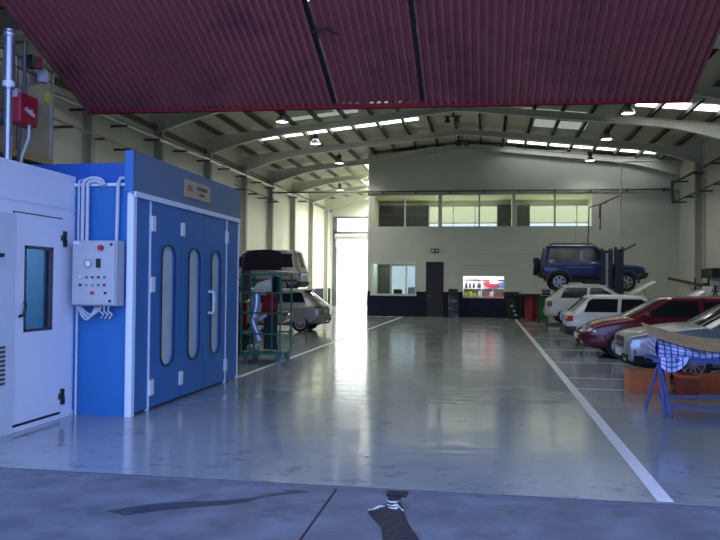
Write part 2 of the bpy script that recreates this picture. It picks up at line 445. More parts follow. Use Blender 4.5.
# dark glazed cupboards along the back of the upper room
def dark_unit(label, x0, x1, lines):
    t = thing('glazed_cabinet', label, 'cabinet', ((x0+x1)/2, 42.25, 4.45), 0, 'dark cabinets in the upper office')
    h = (x1-x0)/2
    pbox('body', DG, t, -h, h, -.15, .2, 0, 1.62)
    bm = nbm()
    for z in lines: box(bm, -h, h, -.17, -.15, z, z+.025)
    if lines: obj('shelf_edge', bm, M['dsteel'], t)
    else: bm.free()
dark_unit('wide dark cabinet behind the left upper office window, left half', -5.52*K, -4.30*K, (.62, 1.08))
dark_unit('wide dark cabinet behind the left upper office window, beside bright panes', -4.27*K, -3.03*K, (.62, 1.08))
dark_unit('narrow dark cabinet at the right end of the long upper office window', .45*K, 1.13*K, ())
dark_unit('narrow dark cabinet at the left end of the short upper office window', 1.45*K, 2.07*K, ())
# posts in the front openings
sbox('trim_6', -2.56, -2.36, YO+.02, YO+.18, 4.69, 6.32, M['wall'])
sbox('trim_7', -.50, -.42, YO+.05, YO+.13, 4.69, 6.32, M['column'])
sbox('trim_8', 3.28, 3.37, YO+.05, YO+.13, 4.69, 6.32, M['column'])
sbox('trim_9', -4.34, -4.26, YO+.05, YO+.13, 4.69, 6.14, M['whitep'])

# columns, frames, purlins, roof
YC = [10.9, 15.9, 20.9, 25.8, 30.7, 35.55, 40.15, 45.0, 49.8, 54.6]
def column(x, y, s):
    bm = nbm()
    box(bm, min(x, x+s*.30), max(x, x+s*.30), y-.012, y+.012, 0, 7.4)
    for a in (0, .28): box(bm, min(x+s*a, x+s*(a+.022)), max(x+s*a, x+s*(a+.022)), y-.11, y+.11, 0, 7.4)
    return struct('column', bm, M['column'])
def lowz(x):
    t = abs(x-CX)/10.7
    return rz_(x) - .27 - .07*t**2 - .46*max(0, (t-.74)/.26)**1.4
def rafter(y, x0, x1):
    bm = nbm(); n = 28
    xs_ = [x0+(x1-x0)*i/n for i in range(n+1)]
    top = [(x, rz_(x)) for x in xs_]; bot = [(x, lowz(x)) for x in reversed(xs_)]
    for a, b in ((-.02, .02),):
        V = []
        for x in xs_:
            V.append([bm.verts.new((x, y+a, lowz(x))), bm.verts.new((x, y+b, lowz(x))), bm.verts.new((x, y+b, rz_(x))), bm.verts.new((x, y+a, rz_(x)))])
        for i in range(n):
            for k in range(4): bm.faces.new((V[i][k], V[i+1][k], V[i+1][(k+1) % 4], V[i][(k+1) % 4]))
        bm.faces.new(V[0]); bm.faces.new(V[-1])
    for f in (lowz, rz_):
        s = .03 if f is lowz else -.03
        V = []
        for x in xs_:
            z = f(x)
            V.append([bm.verts.new((x, y-.11, z)), bm.verts.new((x, y+.11, z)), bm.verts.new((x, y+.11, z+s)), bm.verts.new((x, y-.11, z+s))])
        for i in range(n):
            for k in range(4): bm.faces.new((V[i][k], V[i+1][k], V[i+1][(k+1) % 4], V[i][(k+1) % 4]))
        bm.faces.new(V[0]); bm.faces.new(V[-1])
    return struct('roof_rafter', bm, M['beam'])
for y in YC:
    column(XL, y, 1)
    if y < 39: column(XR, y, -1)
    if y > 15: rafter(y, XL+.02, XR-.02 if y < 39 else XO)
rafter(YO-.14, XO, XR-.02)
PX = [-11.3+1.09*k for k in range(19)]
for x in PX:
    bm = nbm(); z = rz_(x)
    y1 = YB-.3 if x < XO else YO+.1
    box(bm, x-.035, x+.035, 13, y1, z, z+.2); box(bm, x-.035, x+.06, 13, y1, z, z+.02)
    struct('purlin', bm, M['purlin'])
for nm, x0, x1, ye in (('ceiling', XL-.25, XO+.2, YB+.3), ('ceiling_middle', XO+.2, CX, 42.8), ('ceiling_right', CX, XR+.25, 42.8)):
    bm = nbm()
    V = [[bm.verts.new((x, y, rz_(x)+dz)) for dz in (.2, .3)] for x, y in ((x0, YF), (x1, YF), (x1, ye), (x0, ye))]
    for k in range(4): bm.faces.new((V[k][0], V[(k+1) % 4][0], V[(k+1) % 4][1], V[k][1]))
    bm.faces.new([v[0] for v in V]); bm.faces.new([v[1] for v in V])
    struct(nm, bm, M['roof'])
sbox('trim_21', XL, XL+.10, 14, YB-.3, 7.12, 7.30, M['purlin'])
# translucent roof light strips and added unseen fill panels set under the sheeting, broken by the purlins
n_sky = [9]
def skylight(x0, x1, y0, y1, m):
    n_sky[0] += 1
    bm = nbm(); e = .055
    cuts = [x0]+[x for x in PX if x0+.05 < x < x1-.05]+[x1]
    for a, b in zip(cuts[:-1], cuts[1:]):
        a2, b2 = a+e, b-e
        if b2-a2 < .05: continue
        V = [bm.verts.new((x, y, rz_(x)+dz)) for dz in (.17, .195) for x, y in ((a2, y0), (b2, y0), (b2, y1), (a2, y1))]
        for f in ((0, 1, 2, 3), (7, 6, 5, 4), (0, 4, 5, 1), (1, 5, 6, 2), (2, 6, 7, 3), (3, 7, 4, 0)): bm.faces.new([V[i] for i in f])
    struct('window_%d' % n_sky[0], bm, m)
skylight(-10.45, -3.0, 32.75, 33.3, M['skyl'])
skylight(.9, 8.05, 38.42, 38.86, M['skyl'])
skylight(5.35, 8.9, 28.75, 29.6, M['skyl'])
skylight(-8.6, -5.2, 30.0, 30.5, M['skyl_dim'])
skylight(-6.2, -3.4, 29.2, 29.8, M['skyl_dim'])
skylight(1.3, 3.9, 31.3, 31.75, M['skyl_dim'])
skylight(1.9, 4.2, 33.2, 34.6, M['skyl_dim'])
skylight(-6.95, -6.4, 43.2, 46.8, M['skyl_fill'])  # unseen glowing panel added to brighten the left corridor
skylight(-8.15, -6.4, 49.5, 55.5, M['skyl_fill'])  # larger added fill panel, out of view behind the office block
skylight(-9.0, 6.0, 16.5, 18.5, M['skyl'])  # unseen wide strip above the door, added to lighten the near roof
# painted floor lines
bm = nbm(); box(bm, 1.30, 1.42, YF+.05, 38.2, 0, .004); struct('floor_line_and_sun_patch', bm, M['line_and_sun_w'])
bm = nbm(); box(bm, -4.36, -4.26, 12.85, 38.2, 0, .004); struct('floor_line_and_sun_patch', bm, M['line_and_sun_w'])
for y in (12.7, 14.15, 17.0, 20.3, 24.9, 29.9, 33.9):
    bm = nbm(); box(bm, 1.42, 6.6, y-.04, y+.04, 0, .004); struct('floor_line_and_sun_patch', bm, mat('line_worn', (.42, .43, .42), .35, var=.25, scale=6))
# ------------------------------------------------------------------ tilting overhead door in maroon corrugated sheet
dl = thing('overhead_door', 'maroon corrugated overhead door tilted open above the entrance', 'door', (-1.58, 10.0, 4.035)); dl.rotation_euler = (0, math.radians(.55), 0)
TA = math.tan(math.radians(22.6))
def door_sheet(x0, x1, dz, pitch=.098):
    bm = nbm(); n = int((x1-x0)/pitch*8); P = []
    for i in range(n+1):
        x = x0+(x1-x0)*i/n; ph = (x/pitch) % 1
        z = .018*(1 if ph < .38 else (1-(ph-.38)/.12*2 if ph < .5 else (-1 if ph < .88 else -1+(ph-.88)/.12*2)))
        P.append((x+1.58, z+dz))
    top, bot = [], []
    for x, z in P:
        a = bm.verts.new((x, .02, z+.0)); b = bm.verts.new((x, -5.8, z+5.82*TA)); top.append(a); bot.append(b)
    F = [bm.faces.new((top[i], top[i+1], bot[i+1], bot[i])) for i in range(n)]
    bm.normal_update(); bmesh.ops.solidify(bm, geom=F, thickness=.004)
    return bm
obj('door_leaf', door_sheet(-5.64, -2.07, 0), M['maroon'], dl)
obj('door_leaf', door_sheet(-2.0, -.86, .05), M['maroon'], dl)
obj('door_leaf', door_sheet(-.82, 2.48, -.01), M['maroon'], dl)
for x in (-2.06, -.87):
    bm = nbm(); bar(bm, (x+1.58, .0, .07), (x+1.58, -5.8, .07+5.8*TA), .06, .04); obj('seam_strip', bm, M['darkgap'], dl)
bm = nbm(); box(bm, -4.06, 4.06, -.02, .05, -.03, .03); obj('bottom_rail', bm, M['maroon_edge'], dl)
for sx in (-4.06, 4.06):
    bm = nbm(); bar(bm, (sx, .0, .03), (sx, -5.8, .03+5.8*TA), .03, .06); obj('edge_rail', bm, M['maroon'], dl)
# torn patch and small hook marks on the middle leaf
bm = nbm(); tube(bm, [(-.48, -1.35, 1.35*TA-.0), (-.30, -1.42, 1.42*TA-.01), (-.18, -1.30, 1.3*TA-.0)], .014, 6); obj('hanging_tape', bm, M['darkgap'], dl)

# ------------------------------------------------------------------ spray booth
XF = -4.3
bt = thing('spray_booth', 'large blue paint spray booth with three slim windows in its folding doors', 'spray booth', (XF, 8.72, 0))
def B(name, m, x0, x1, y0, y1, z0, z1, bev=0, par=None):
    bm = nbm(); box(bm, x0-XF, x1-XF, y0-8.72, y1-8.72, z0, z1, bev); return obj(name, bm, m, par or bt)
B('side_wall', M['blue'], -5.25, XF-.03, 8.78, 8.86, 0, 2.86)
B('roof_fascia_side', M['blue_d'], -9.2, XF-.04, 8.80, 8.88, 2.86, 3.13)
B('shell', M['blue_d'], -9.2, XF-.10, 8.90, 12.62, .02, 3.12)
B('corner_post', M['whitet'], XF-.055, XF+.02, 8.70, 8.79, 0, 2.76, .006)
B('edge_trim', M['whitet'], -4.385, -4.358, 8.74, 8.78, 0, 2.86)
B('side_top_trim', M['whitet'], -5.2, -4.42, 8.75, 8.78, 2.84, 2.875)
B('fascia', mat('fascia_blue_grey', (.085, .165, .285), .42, var=.06, scale=1.2), XF-.08, XF+.03, 8.66, 12.72, 2.76, 3.26)
B('fascia_end', M['blue'], XF-.08, XF+.03, 8.652, 8.66, 2.76, 3.26)
B('header_strip', M['whitet'], XF, XF+.045, 8.70, 12.70, 2.70, 2.765)
def slot_panel(y0, y1, wy0=None, wy1=None, wz0=.53, wz1=2.15):
    """door leaf facing +x, with a rounded slot cut for its window"""
    if wy0 is None:
        return B('fixed_panel', M['blue'], XF-.05, XF, y0, y1, .03, 2.70)
    r = (wy1-wy0)/2*.75; cy0, cy1 = wy0+r, wy1-r
    loop = []
    for (cx, cz, a0) in ((cy1, wz1-r, 0), (cy0, wz1-r, 90), (cy0, wz0+r, 180), (cy1, wz0+r, 270)):
        for k in range(6):
            a = math.radians(a0+90*k/5); loop.append((cx+r*math.cos(a), cz+r*math.sin(a)))
    corners = [(y1, 2.70), (y0, 2.70), (y0, .03), (y1, .03)]
    bm = nbm()
    def V(p, x): return bm.verts.new((x-XF, p[0]-8.72, p[1]))
    I = [V(p, XF) for p in loop]; O = [V(p, XF) for p in corners]
    Ib = [V(p, XF-.05) for p in loop]; Ob = [V(p, XF-.05) for p in corners]
    for q in range(4):
        for k in range(5):
            bm.faces.new((O[q], I[q*6+k], I[q*6+k+1])); bm.faces.new((Ob[q], Ib[q*6+k+1], Ib[q*6+k]))
        a, b2 = q*6+5, (q*6+6) % 24
        bm.faces.new((O[q], I[a], I[b2], O[(q+1) % 4])); bm.faces.new((Ob[(q+1) % 4], Ib[b2], Ib[a], Ob[q]))
        bm.faces.new((O[q], O[(q+1) % 4], Ob[(q+1) % 4], Ob[q]))
    for k in range(24): bm.faces.new((I[k], Ib[k], Ib[(k+1) % 24], I[(k+1) % 24]))
    d = obj('door', bm, M['blue'], bt)
    bm = nbm()
    pts = [(.012, p[0]-8.72, p[1]) for p in loop]; tube(bm, pts+[pts[0]], .011, 6); obj('window_gasket', bm, M['black'], d, True)
    bm = nbm()
    v = [bm.verts.new((-.028, p[0]-8.72, p[1])) for p in loop]; f = bm.faces.new(v); bm.normal_update(); bmesh.ops.solidify(bm, geom=[f], thickness=.006)
    obj('window_pane', bm, M['boothglass'], d)
    return d
slot_panel(8.79, 9.19)
d1 = slot_panel(9.22, 10.235, 9.56, 9.98)
d2 = slot_panel(10.245, 11.125, 10.49, 10.91)
d3 = slot_panel(11.14, 12.09, 11.41, 11.80)
slot_panel(12.12, 12.70)
B('panel_joint', M['whitet'], XF-.03, XF+.012, 9.185, 9.225, 0, 2.70)
B('panel_joint', M['whitet'], XF-.03, XF+.012, 12.09, 12.12, 0, 2.70)
B('panel_joint', M['whitet'], XF-.04, XF+.012, 12.69, 12.73, 0, 2.76)
B('door_gap', M['black'], XF-.045, XF-.035, 11.12, 11.145, .02, 3.0)
for y in (9.27, 12.09):
    for z0 in (.19, 1.52, 2.31): 
        if y > 10 and abs(z0-1.52) < .1: continue
        B('hinge', M['white'], XF, XF+.03, y-.055, y+.055, z0, z0+.2, .006)
for z0 in (.2, 2.31): B('hinge', M['white'], XF, XF+.03, 10.19, 10.29, z0, z0+.19, .006)
bm = nbm(); q = [(0, 1.18), (.07, 1.18), (.085, 1.22), (.085, 1.47), (.07, 1.51), (0, 1.51)]
tube(bm, [(x, 11.32-8.72, z) for x, z in q], .022, 8); obj('door_handle', bm, M['white'], bt, True)
# maker's plate
sg = B('maker_plate', mat('plate_beige', (.44, .38, .24), .5, var=.05), XF+.03, XF+.045, 10.22, 11.22, 2.88, 3.13)
o = place_text('plate_logo', '002', .13, mat('logo_orange', (.40, .11, .02), .5), sg, (XF+.048-XF, 10.42-8.72, 3.01), 'x+')
for z, s, t, ml in ((3.045, .085, 'S.GRANDES', M['dsteel']), (2.955, .055, 'CABINAS', mat('plate_text_green', (.13, .14, .05), .5))):
    place_text('plate_text', t, s, ml, sg, (.049, 10.86-8.72, z), 'x+')

# control box on the blue side wall, with conduits
cb = thing('control_box', 'grey electrical control box with buttons and red stop knob on the blue wall', 'control box', (-4.70, 8.74, 1.36))
pbox('enclosure', M['greybox'], cb, -.29, .29, -.20, 0, 0, .79, .008)
pbox('door', mat('cabinet_door', (.46, .47, .48), .42, var=.02), cb, -.275, .275, -.222, -.20, .015, .775, .006)
def knob(name, m, x, z, r, d=.02):
    bm = nbm(); lathe(bm, [(0, 0), (r, 0), (r, d*.7), (r*.8, d), (0, d)], 14, Matrix.Translation((x, -.222, z)) @ Matrix.Rotation(PI/2, 4, 'X')); return obj(name, bm, m, cb, True)
knob('stop_knob', mat('stop_red', (.42, .03, .04), .35), .10, .70, .035, .05)
knob('lock', M['black'], .23, .74, .016); knob('lock', M['black'], .22, .06, .016)
bm = nbm(); lathe(bm, [(.045, 0), (.05, .006), (.05, .01), (.042, .01), (.042, 0)], 18, Matrix.Translation((-.07, -.222, .51)) @ Matrix.Rotation(PI/2, 4, 'X')); g = obj('gauge', bm, M['dsteel'], cb, True)
bm = nbm(); lathe(bm, [(0, .004), (.042, .004), (.042, 0), (0, 0)], 18, Matrix.Translation((-.07, -.222, .51)) @ Matrix.Rotation(PI/2, 4, 'X')); obj('gauge_dial', bm, M['white'], g)
pbox('display', M['black'], cb, .035, .095, -.232, -.222, .46, .57)
BC = {'w': mat('button_white', (.8, .8, .8), .3), 'g': mat('button_green', (.05, .30, .20), .3), 'r': mat('button_dark_red', (.22, .03, .05), .3), 'k': M['black'], 'y': mat('button_teal', (.20, .42, .40), .3)}
for k, c in enumerate('wgrrg'): knob('button', BC[c], -.165+.078*k, .345, .016)
for k, c in enumerate('kyygr'): knob('button', BC[c], -.165+.078*k, .25, .016)
knob('button', mat('button_red', (.55, .05, .04), .3), -.01, .155, .024); knob('button', BC['k'], .16, .155, .016)
pbox('name_plate', M['white'], cb, -.27, -.18, -.226, -.222, .745, .775)
def conduit(label, pts, r=.022):
    bm = nbm(); tube(bm, pts, r, 8); return tag(obj('conduit', bm, M['grey_t'], None, True), label, 'conduit')
def arc_pts(x0, x1, y, z, n=8): return [((x0+x1)/2+(x0-x1)/2*math.cos(PI*k/n), y, z+.55*abs(x1-x0)/2*math.sin(PI*k/n)) for k in range(n+1)]
conduit('grey conduit looping widest over the top of blue wall', [(-4.955, 8.70, 2.15)]+arc_pts(-4.955, -4.68, 8.70, 2.86)+[(-4.67, 8.80, 2.85)])
conduit('inner grey conduit rising beside the loop above control box', [(-4.90, 8.715, 2.15)]+arc_pts(-4.90, -4.72, 8.715, 2.85)+[(-4.71, 8.80, 2.83)])
conduit('thin grey conduit nearest the white room beside control box', [(-5.02, 8.72, .0), (-5.02, 8.72, 2.9), (-5.00, 8.80, 2.93)], .014)
conduit('pale conduit above the right side of control box', [(-4.51, 8.72, 2.15), (-4.50, 8.72, 2.86), (-4.47, 8.72, 2.93), (-4.42, 8.74, 2.93), (-4.40, 8.82, 2.9)], .022)
for k, (x0, x1, dz) in enumerate(((-4.98, -4.74, .16), (-4.96, -4.70, .13), (-4.94, -4.66, .10))):
    pts = [(x0+(x1-x0)*t/8, 8.66, 1.345-dz*math.sin(PI*t/8)) for t in range(9)]
    bm = nbm(); tube(bm, pts, .013, 6); tag(obj('cable', bm, M['grey_t'], None, True), ['lowest grey cable looping beneath the control box', 'middle grey cable looping beneath the control box', 'highest grey cable looping beneath the control box'][k], 'cable')
for k in range(3):
    x = -4.68+.055*k; bm = nbm(); tube(bm, [(x, 8.66, 1.36), (x-.01, 8.67, 1.29), (x+.03, 8.69, 1.25), (x-.02, 8.72, 1.20)], .012, 6)
    tag(obj('cable', bm, M['grey_t'], None, True), ['left', 'middle', 'right'][k]+' of three short pale cables hanging below control box', 'cable')

# ------------------------------------------------------------------ white mixing room beside the booth
XW = -5.1
wr = thing('mixing_room', 'white panelled mixing room with a windowed door next to blue booth', 'cabin', (XW, 7.8, 0))
def W(name, m, x0, x1, y0, y1, z0, z1, bev=0, par=None):
    bm = nbm(); box(bm, x0-XW, x1-XW, y0-7.8, y1-7.8, z0, z1, bev); return obj(name, bm, m, par or wr)
W('wall_panel', M['whitep'], XW-.06, XW, 6.5, 7.52, 0, 2.95)
W('wall_panel', M['whitep'], XW-.06, XW, 8.50, 8.775, .0, 2.95)
W('wall_panel', M['whitep'], XW-.06, XW, 7.52, 8.50, 2.42, 2.95)
W('roof', M['whitep'], -9.0, XW+.004, 6.5, 8.775, 2.90, 2.96)
W('rear_wall', M['whitep'], -9.0, -8.9, 6.5, 8.75, 0, 2.9)
W('front_wall', M['whitep'], -9.0, XW-.06, 6.5, 6.56, 0, 2.9)
W('corner_panel', mat('corner_white', (.60, .66, .70), .45, var=.02), XW-.02, XW+.05, 6.6, 7.50, 0, 2.38, .005)
W('rail', M['whitet'], XW, XW+.012, 6.6, 8.775, 2.53, 2.55)
W('floor_trim', M['whitep'], XW-.05, XW+.02, 7.50, 8.775, 0, .05)
W('floor_gap', M['black'], XW-.05, XW+.012, 7.53, 8.49, .05, .075)
dr = W('door', M['whitep'], XW-.045, XW+.012, 7.535, 7.73, .08, 2.40)
for a in ((8.27, 8.485, .08, 2.40), (7.73, 8.27, .08, 1.09), (7.73, 8.27, 2.04, 2.40)): W('door_panel', M['whitep'], XW-.045, XW+.012, *a, 0, dr)
W('door_outline', M['dsteel'], XW+.0, XW+.004, 7.515, 7.535, .05, 2.41); W('door_outline', M['dsteel'], XW, XW+.004, 7.52, 8.49, 2.40, 2.415)
fr = nbm()
for a in ((7.72, 7.755, 1.08, 2.05), (8.235, 8.28, 1.08, 2.05), (7.72, 8.28, 1.08, 1.115), (7.72, 8.28, 2.015, 2.05)): box(fr, -.05, .018, a[0]-7.8, a[1]-7.8, a[2], a[3])
obj('window_frame', fr, M['dsteel'], dr)
W('window_pane', M['glass'], XW-.02, XW-.014, 7.75, 8.24, 1.11, 2.02, 0, dr)
W('window_reveal', M['blue'], XW-.35, XW-.03, 8.16, 8.2, 1.09, 2.04, 0, dr)
bm = nbm(); tube(bm, [(.012, 7.64-7.8, 1.26), (.07, 7.64-7.8, 1.28), (.075, 7.66-7.8, 1.38), (.05, 7.68-7.8, 1.42)], .018, 8); obj('door_handle', bm, M['black'], dr, True)
for z in (2.16, .25):
    bm = nbm(); box(bm, .012, .05, 8.44-7.8, 8.52-7.8, z-.02, z+.05, .008); box(bm, .012, .04, 8.49-7.8, 8.55-7.8, z-.09, z+.0, .008); box(bm, .012, .04, 8.48-7.8, 8.54-7.8, z+.04, z+.1, .008); obj('hinge', bm, M['black'], dr)
bm = nbm()
for k in range(9): box(bm, .05, .062, 6.95-7.8, 7.34-7.8, .55+k*.048, .575+k*.048)
obj('vent_grille', bm, M['dsteel'], wr)
bm = nbm(); box(bm, .05, .08, 7.22-7.8, 7.27-7.8, 1.90, 1.94); obj('latch', bm, M['black'], wr)
# inside the mixing room, seen through the window
st = thing('storage_shelf', 'dark shelf unit inside the white room seen through its door window', 'shelf', (-7.2, 8.1, 0))
for z in (.5, 1.1, 1.6, 2.1): pbox('shelf', M['dsteel'], st, -.25, .25, -.5, .5, z, z+.03)
for x in (-.24, .24):
    for y in (-.49, .49): pbox('upright', M['dsteel'], st, x-.02, x+.02, y-.02, y+.02, 0, 2.3)
pbox('back_panel', mat('shelf_blue', (.05, .10, .45), .5), st, -.27, -.25, -.1, .5, .02, 2.3)

# ------------------------------------------------------------------ heater unit, burner and duct on top of the white room
hu = thing('heater_cabinet', 'tall galvanised heater cabinet standing on the booth roof behind red burner', 'heater', (-6.6, 8.9, 3.31))
bm = nbm(); box(bm, -.6, .6, -1.7, .78, 0, 1.26); obj('casing', bm, M['galv'], hu)
bm = nbm(); box(bm, .6, .606, -.02, .0, 0, 1.25); box(bm, .6, .608, -1.7, .78, 1.09, 1.11); box(bm, -.62, .62, -1.72, .80, 1.24, 1.28); obj('panel_seam', bm, M['dsteel'], hu); pbox('corner_edge', M['galv2'], hu, .58, .612, .75, .80, 0, 1.25)
pbox('base_frame', mat('base_ochre', (.36, .27, .08), .6), hu, -.62, .62, -1.6, .80, -.06, .03)
for sx in (-.55, .55):
    for sy in (.1, .72): pbox('foot', M['dsteel'], hu, sx-.05, sx+.05, sy-.05, sy+.05, -.185, -.06)
pbox('warning_sticker', mat('sticker_yellow', (.55, .50, .03), .5), hu, .6, .606, .60, .74, .80, .94)
bn = thing('burner', 'red gas burner with white lettering on the heater cabinet front', 'burner', (-5.48, 8.24, 3.50))
bm = nbm(); box(bm, -.10, .10, -.20, .16, 0, .36, .03); obj('cover', bm, M['red'], bn)
pbox('junction_box', M['greybox'], bn, -.09, .06, -.208, -.15, .30, .40)
bm = nbm(); tube(bm, [(-.16, 0, .12), (-.56, 0, .12)], .10, 14); obj('blast_tube', bm, M['dsteel'], bn, True)
bm = text_mesh('riello', .10, .006)
bmesh.ops.transform(bm, matrix=Matrix.Translation((.103, -.02, .16)) @ Matrix.Rotation(PI/2, 4, 'Z') @ Matrix.Rotation(PI/2, 4, 'X') @ Matrix.Rotation(-.25, 4, 'Z'), verts=bm.verts); obj('lettering', bm, M['white'], bn)
for k, (a, lab) in enumerate(((0, 'dark fuel hose hanging straight below the red burner'), (.10, 'grey fuel hose curving below the red burner'))):
    bm = nbm(); tube(bm, [(-5.50+a, 8.24, 3.52), (-5.50+a*1.1, 8.22, 3.35), (-5.55+a*.5, 8.26, 3.15), (-5.62, 8.4, 2.98)], .016, 6); tag(obj('fuel_hose', bm, [M['dsteel'], M['grey_t']][k], None, True), lab, 'hose')
bm = nbm(); tube(bm, [(-5.55, 8.36, 3.86), (-5.55, 8.36, 4.55), (-5.9, 8.5, 4.6)], .022, 8); tag(obj('gas_pipe', bm, M['dsteel'], None, True), 'dark vertical pipe rising from the red burner', 'pipe')
fl = thing('flue_duct', 'round galvanised duct hanging at the far left above the white room', 'duct', (-5.30, 7.69, 2.96))
bm = nbm(); tube(bm, [(0, 0, .84), (0, 0, 1.50)], .062, 18); tube(bm, [(0, 0, .0), (0, 0, .84)], .042, 16); obj('duct', bm, M['galv2'], fl, True)
bm = nbm(); lathe(bm, [(.062, 1.42), (.069, 1.43), (.069, 1.47), (.062, 1.48)], 18); obj('clamp_band', bm, M['steel'], fl, True)
bm = nbm(); lathe(bm, [(.0622, .86), (.0645, .86), (.0645, .92), (.0622, .92)], 18); obj('duct_label', bm, M['white'], fl, True)
bm = nbm(); tube(bm, [(-5.36, 7.36, 2.96), (-5.36, 7.36, 4.5)], .03, 8); tag(obj('gas_pipe', bm, mat('pipe_blue', (.05, .05, .22), .4), None, True), 'blue vertical pipe at the left edge beside the galvanised duct', 'pipe')
al = thing('alarm_beacon', 'red alarm beacon with dark bracket on the heater cabinet', 'alarm', (-5.92, 9.18, 4.46))
pbox('bracket', M['black'], al, -.07, .02, -.13, -.02, 0, .16)
bm = nbm(); lathe(bm, [(0, .16), (.05, .14), (.055, .02), (.055, 0), (0, 0)], 14, Matrix.Translation((0, .04, .02))); obj('lens', bm, M['red'], al, True)
sr = thing('siren_horn', 'pale round siren under the red alarm beacon', 'siren', (-5.92, 9.32, 4.32))
bm = nbm(); lathe(bm, [(0, 0), (.07, 0), (.075, .06), (.05, .16), (.02, .2), (0, .2)], 16); obj('horn', bm, M['greybox'], sr, True)
pbox('mount', M['greybox'], sr, -.07, 0, -.03, .03, .04, .12)

# ------------------------------------------------------------------ wall rails with brackets
def rail(name, label, p, q, r, n, side, stand=.35, m=None):
    t = thing(name, label, 'rail', p)
    P, Q = Vector(p), Vector(q); d = Q-P
    bm = nbm(); tube(bm, [(0, 0, 0), d], r, 8); obj('pipe', bm, m or M['steel'], t, True)
    for k in range(n):
        c = d*((k+.5)/n); bm = nbm()
        bar(bm, c+Vector((side*stand, 0, -.10)), c+Vector((-side*.22, 0, -.10)), .07, .07)
        obj('bracket', bm, M['dsteel'], t)
rail('pipe_rail', 'bright upper pipe rail along the left wall above the booth', (XL+.36, 14, 6.62), (XL+.36, 48, 6.98), .085, 14, -1)
rail('pipe_rail', 'thinner lower pipe rail on the left wall beside the heater cabinet', (XL+.36, 15, 6.05), (XL+.36, 23.6, 6.0), .035, 5, -1)
rail('pipe_rail', 'dark lower pipe rail on left wall beyond the booth', (XL+.36, 33.6, 6.2), (XL+.36, 41, 6.2), .03, 4, -1, m=M['dsteel'])
rail('pipe_rail', 'upper pipe rail along the right wall under the roof', (XR-.36, 20, 6.72), (XR-.36, 39.2, 6.75), .06, 7, 1, m=M['dsteel'])
rail('pipe_rail', 'lower pipe rail along the right wall', (XR-.36, 20, 5.85), (XR-.36, 39.2, 5.8), .04, 9, 1, m=M['dsteel'])
t = thing('pipe_rail', 'long dark pipe rail spanning the corridor and office front above windows', 'rail', (0, YO-.16, 6.52))
bm = nbm(); tube(bm, [(XL+.4, 0, .0), (XR-.4, 0, -.04)], .04, 8); obj('pipe', bm, M['dsteel'], t, True)
for k in range(9):
    x = XO+.8+k*1.75; bm = nbm(); box(bm, x-.05, x+.05, -.03, .13, -.14, .02); obj('bracket', bm, M['dsteel'], t)
bm = nbm(); tube(bm, [(XL+.4, 39.6, 6.98), (XL+.4, 39.3, 6.1)], .05, 8); tag(obj('drop_pipe', bm, M['dsteel'], None, True), 'short dark vertical pipe joining the two rails on the left wall', 'pipe')
bm = nbm(); tube(bm, [(8.92, 39.2, 6.9), (8.86, 39.2, 6.4), (8.95, 39.2, 5.75)], .08, 8); tag(obj('drop_pipe', bm, M['dsteel'], None, True), 'dark bent pipe joining rails in the back right corner', 'pipe')
def pipe(label, pts, r, m, name='air_pipe'):
    bm = nbm(); tube(bm, pts, r, 8); return tag(obj(name, bm, m, None, True), label, 'pipe')
pipe('pale pipe arching from the right wall and dropping before the office front', [(9.25, 38.5, 7.72), (6.55, 38.5, 7.74), (6.42, 38.5, 7.70), (6.36, 38.5, 7.55), (6.33, 38.5, 2.0)], .035, M['grey_t'])
pipe('dark hose drop with a sloping arm, farther right above blue off-roader', [(6.33, 38.4, 6.10), (5.40, 38.4, 5.68), (5.38, 38.4, 4.4)], .035, M['dsteel'], 'hose_drop')
pipe('dark hose drop with a sloping arm, nearer the upper office windows', [(5.36, 38.4, 6.13-.52), (5.34, 38.4, 5.0)], .03, M['dsteel'], 'hose_drop')
pipe('sloping dark arm beside the short upper office window', [(5.68, 38.3, 5.75), (4.84, 38.3, 5.50), (4.82, 38.3, 4.6), (4.78, 38.3, 3.2)], .03, M['dsteel'], 'hose_drop')
pipe('thin pale pipe falling behind the blue off-roader roof', [(4.35, 39.4, 4.6), (4.35, 39.4, 2.2)], .025, M['grey_t'])
pipe('vertical pipe on right wall beside the last column', [(XR-.06, 34.9, 2.4), (XR-.06, 34.9, 6.4)], .04, M['column'])
hb = thing('wall_heater', 'dark box mounted on the right wall above the cars', 'heater', (XR-.02, 33.7, 2.05))
pbox('housing', M['black'], hb, -.3, 0, -.95, .75, 0, .40, .02); pbox('label_panel', mat('heater_panel', (.10, .05, .05), .5), hb, -.31, -.30, -.9, -.4, .12, .3)

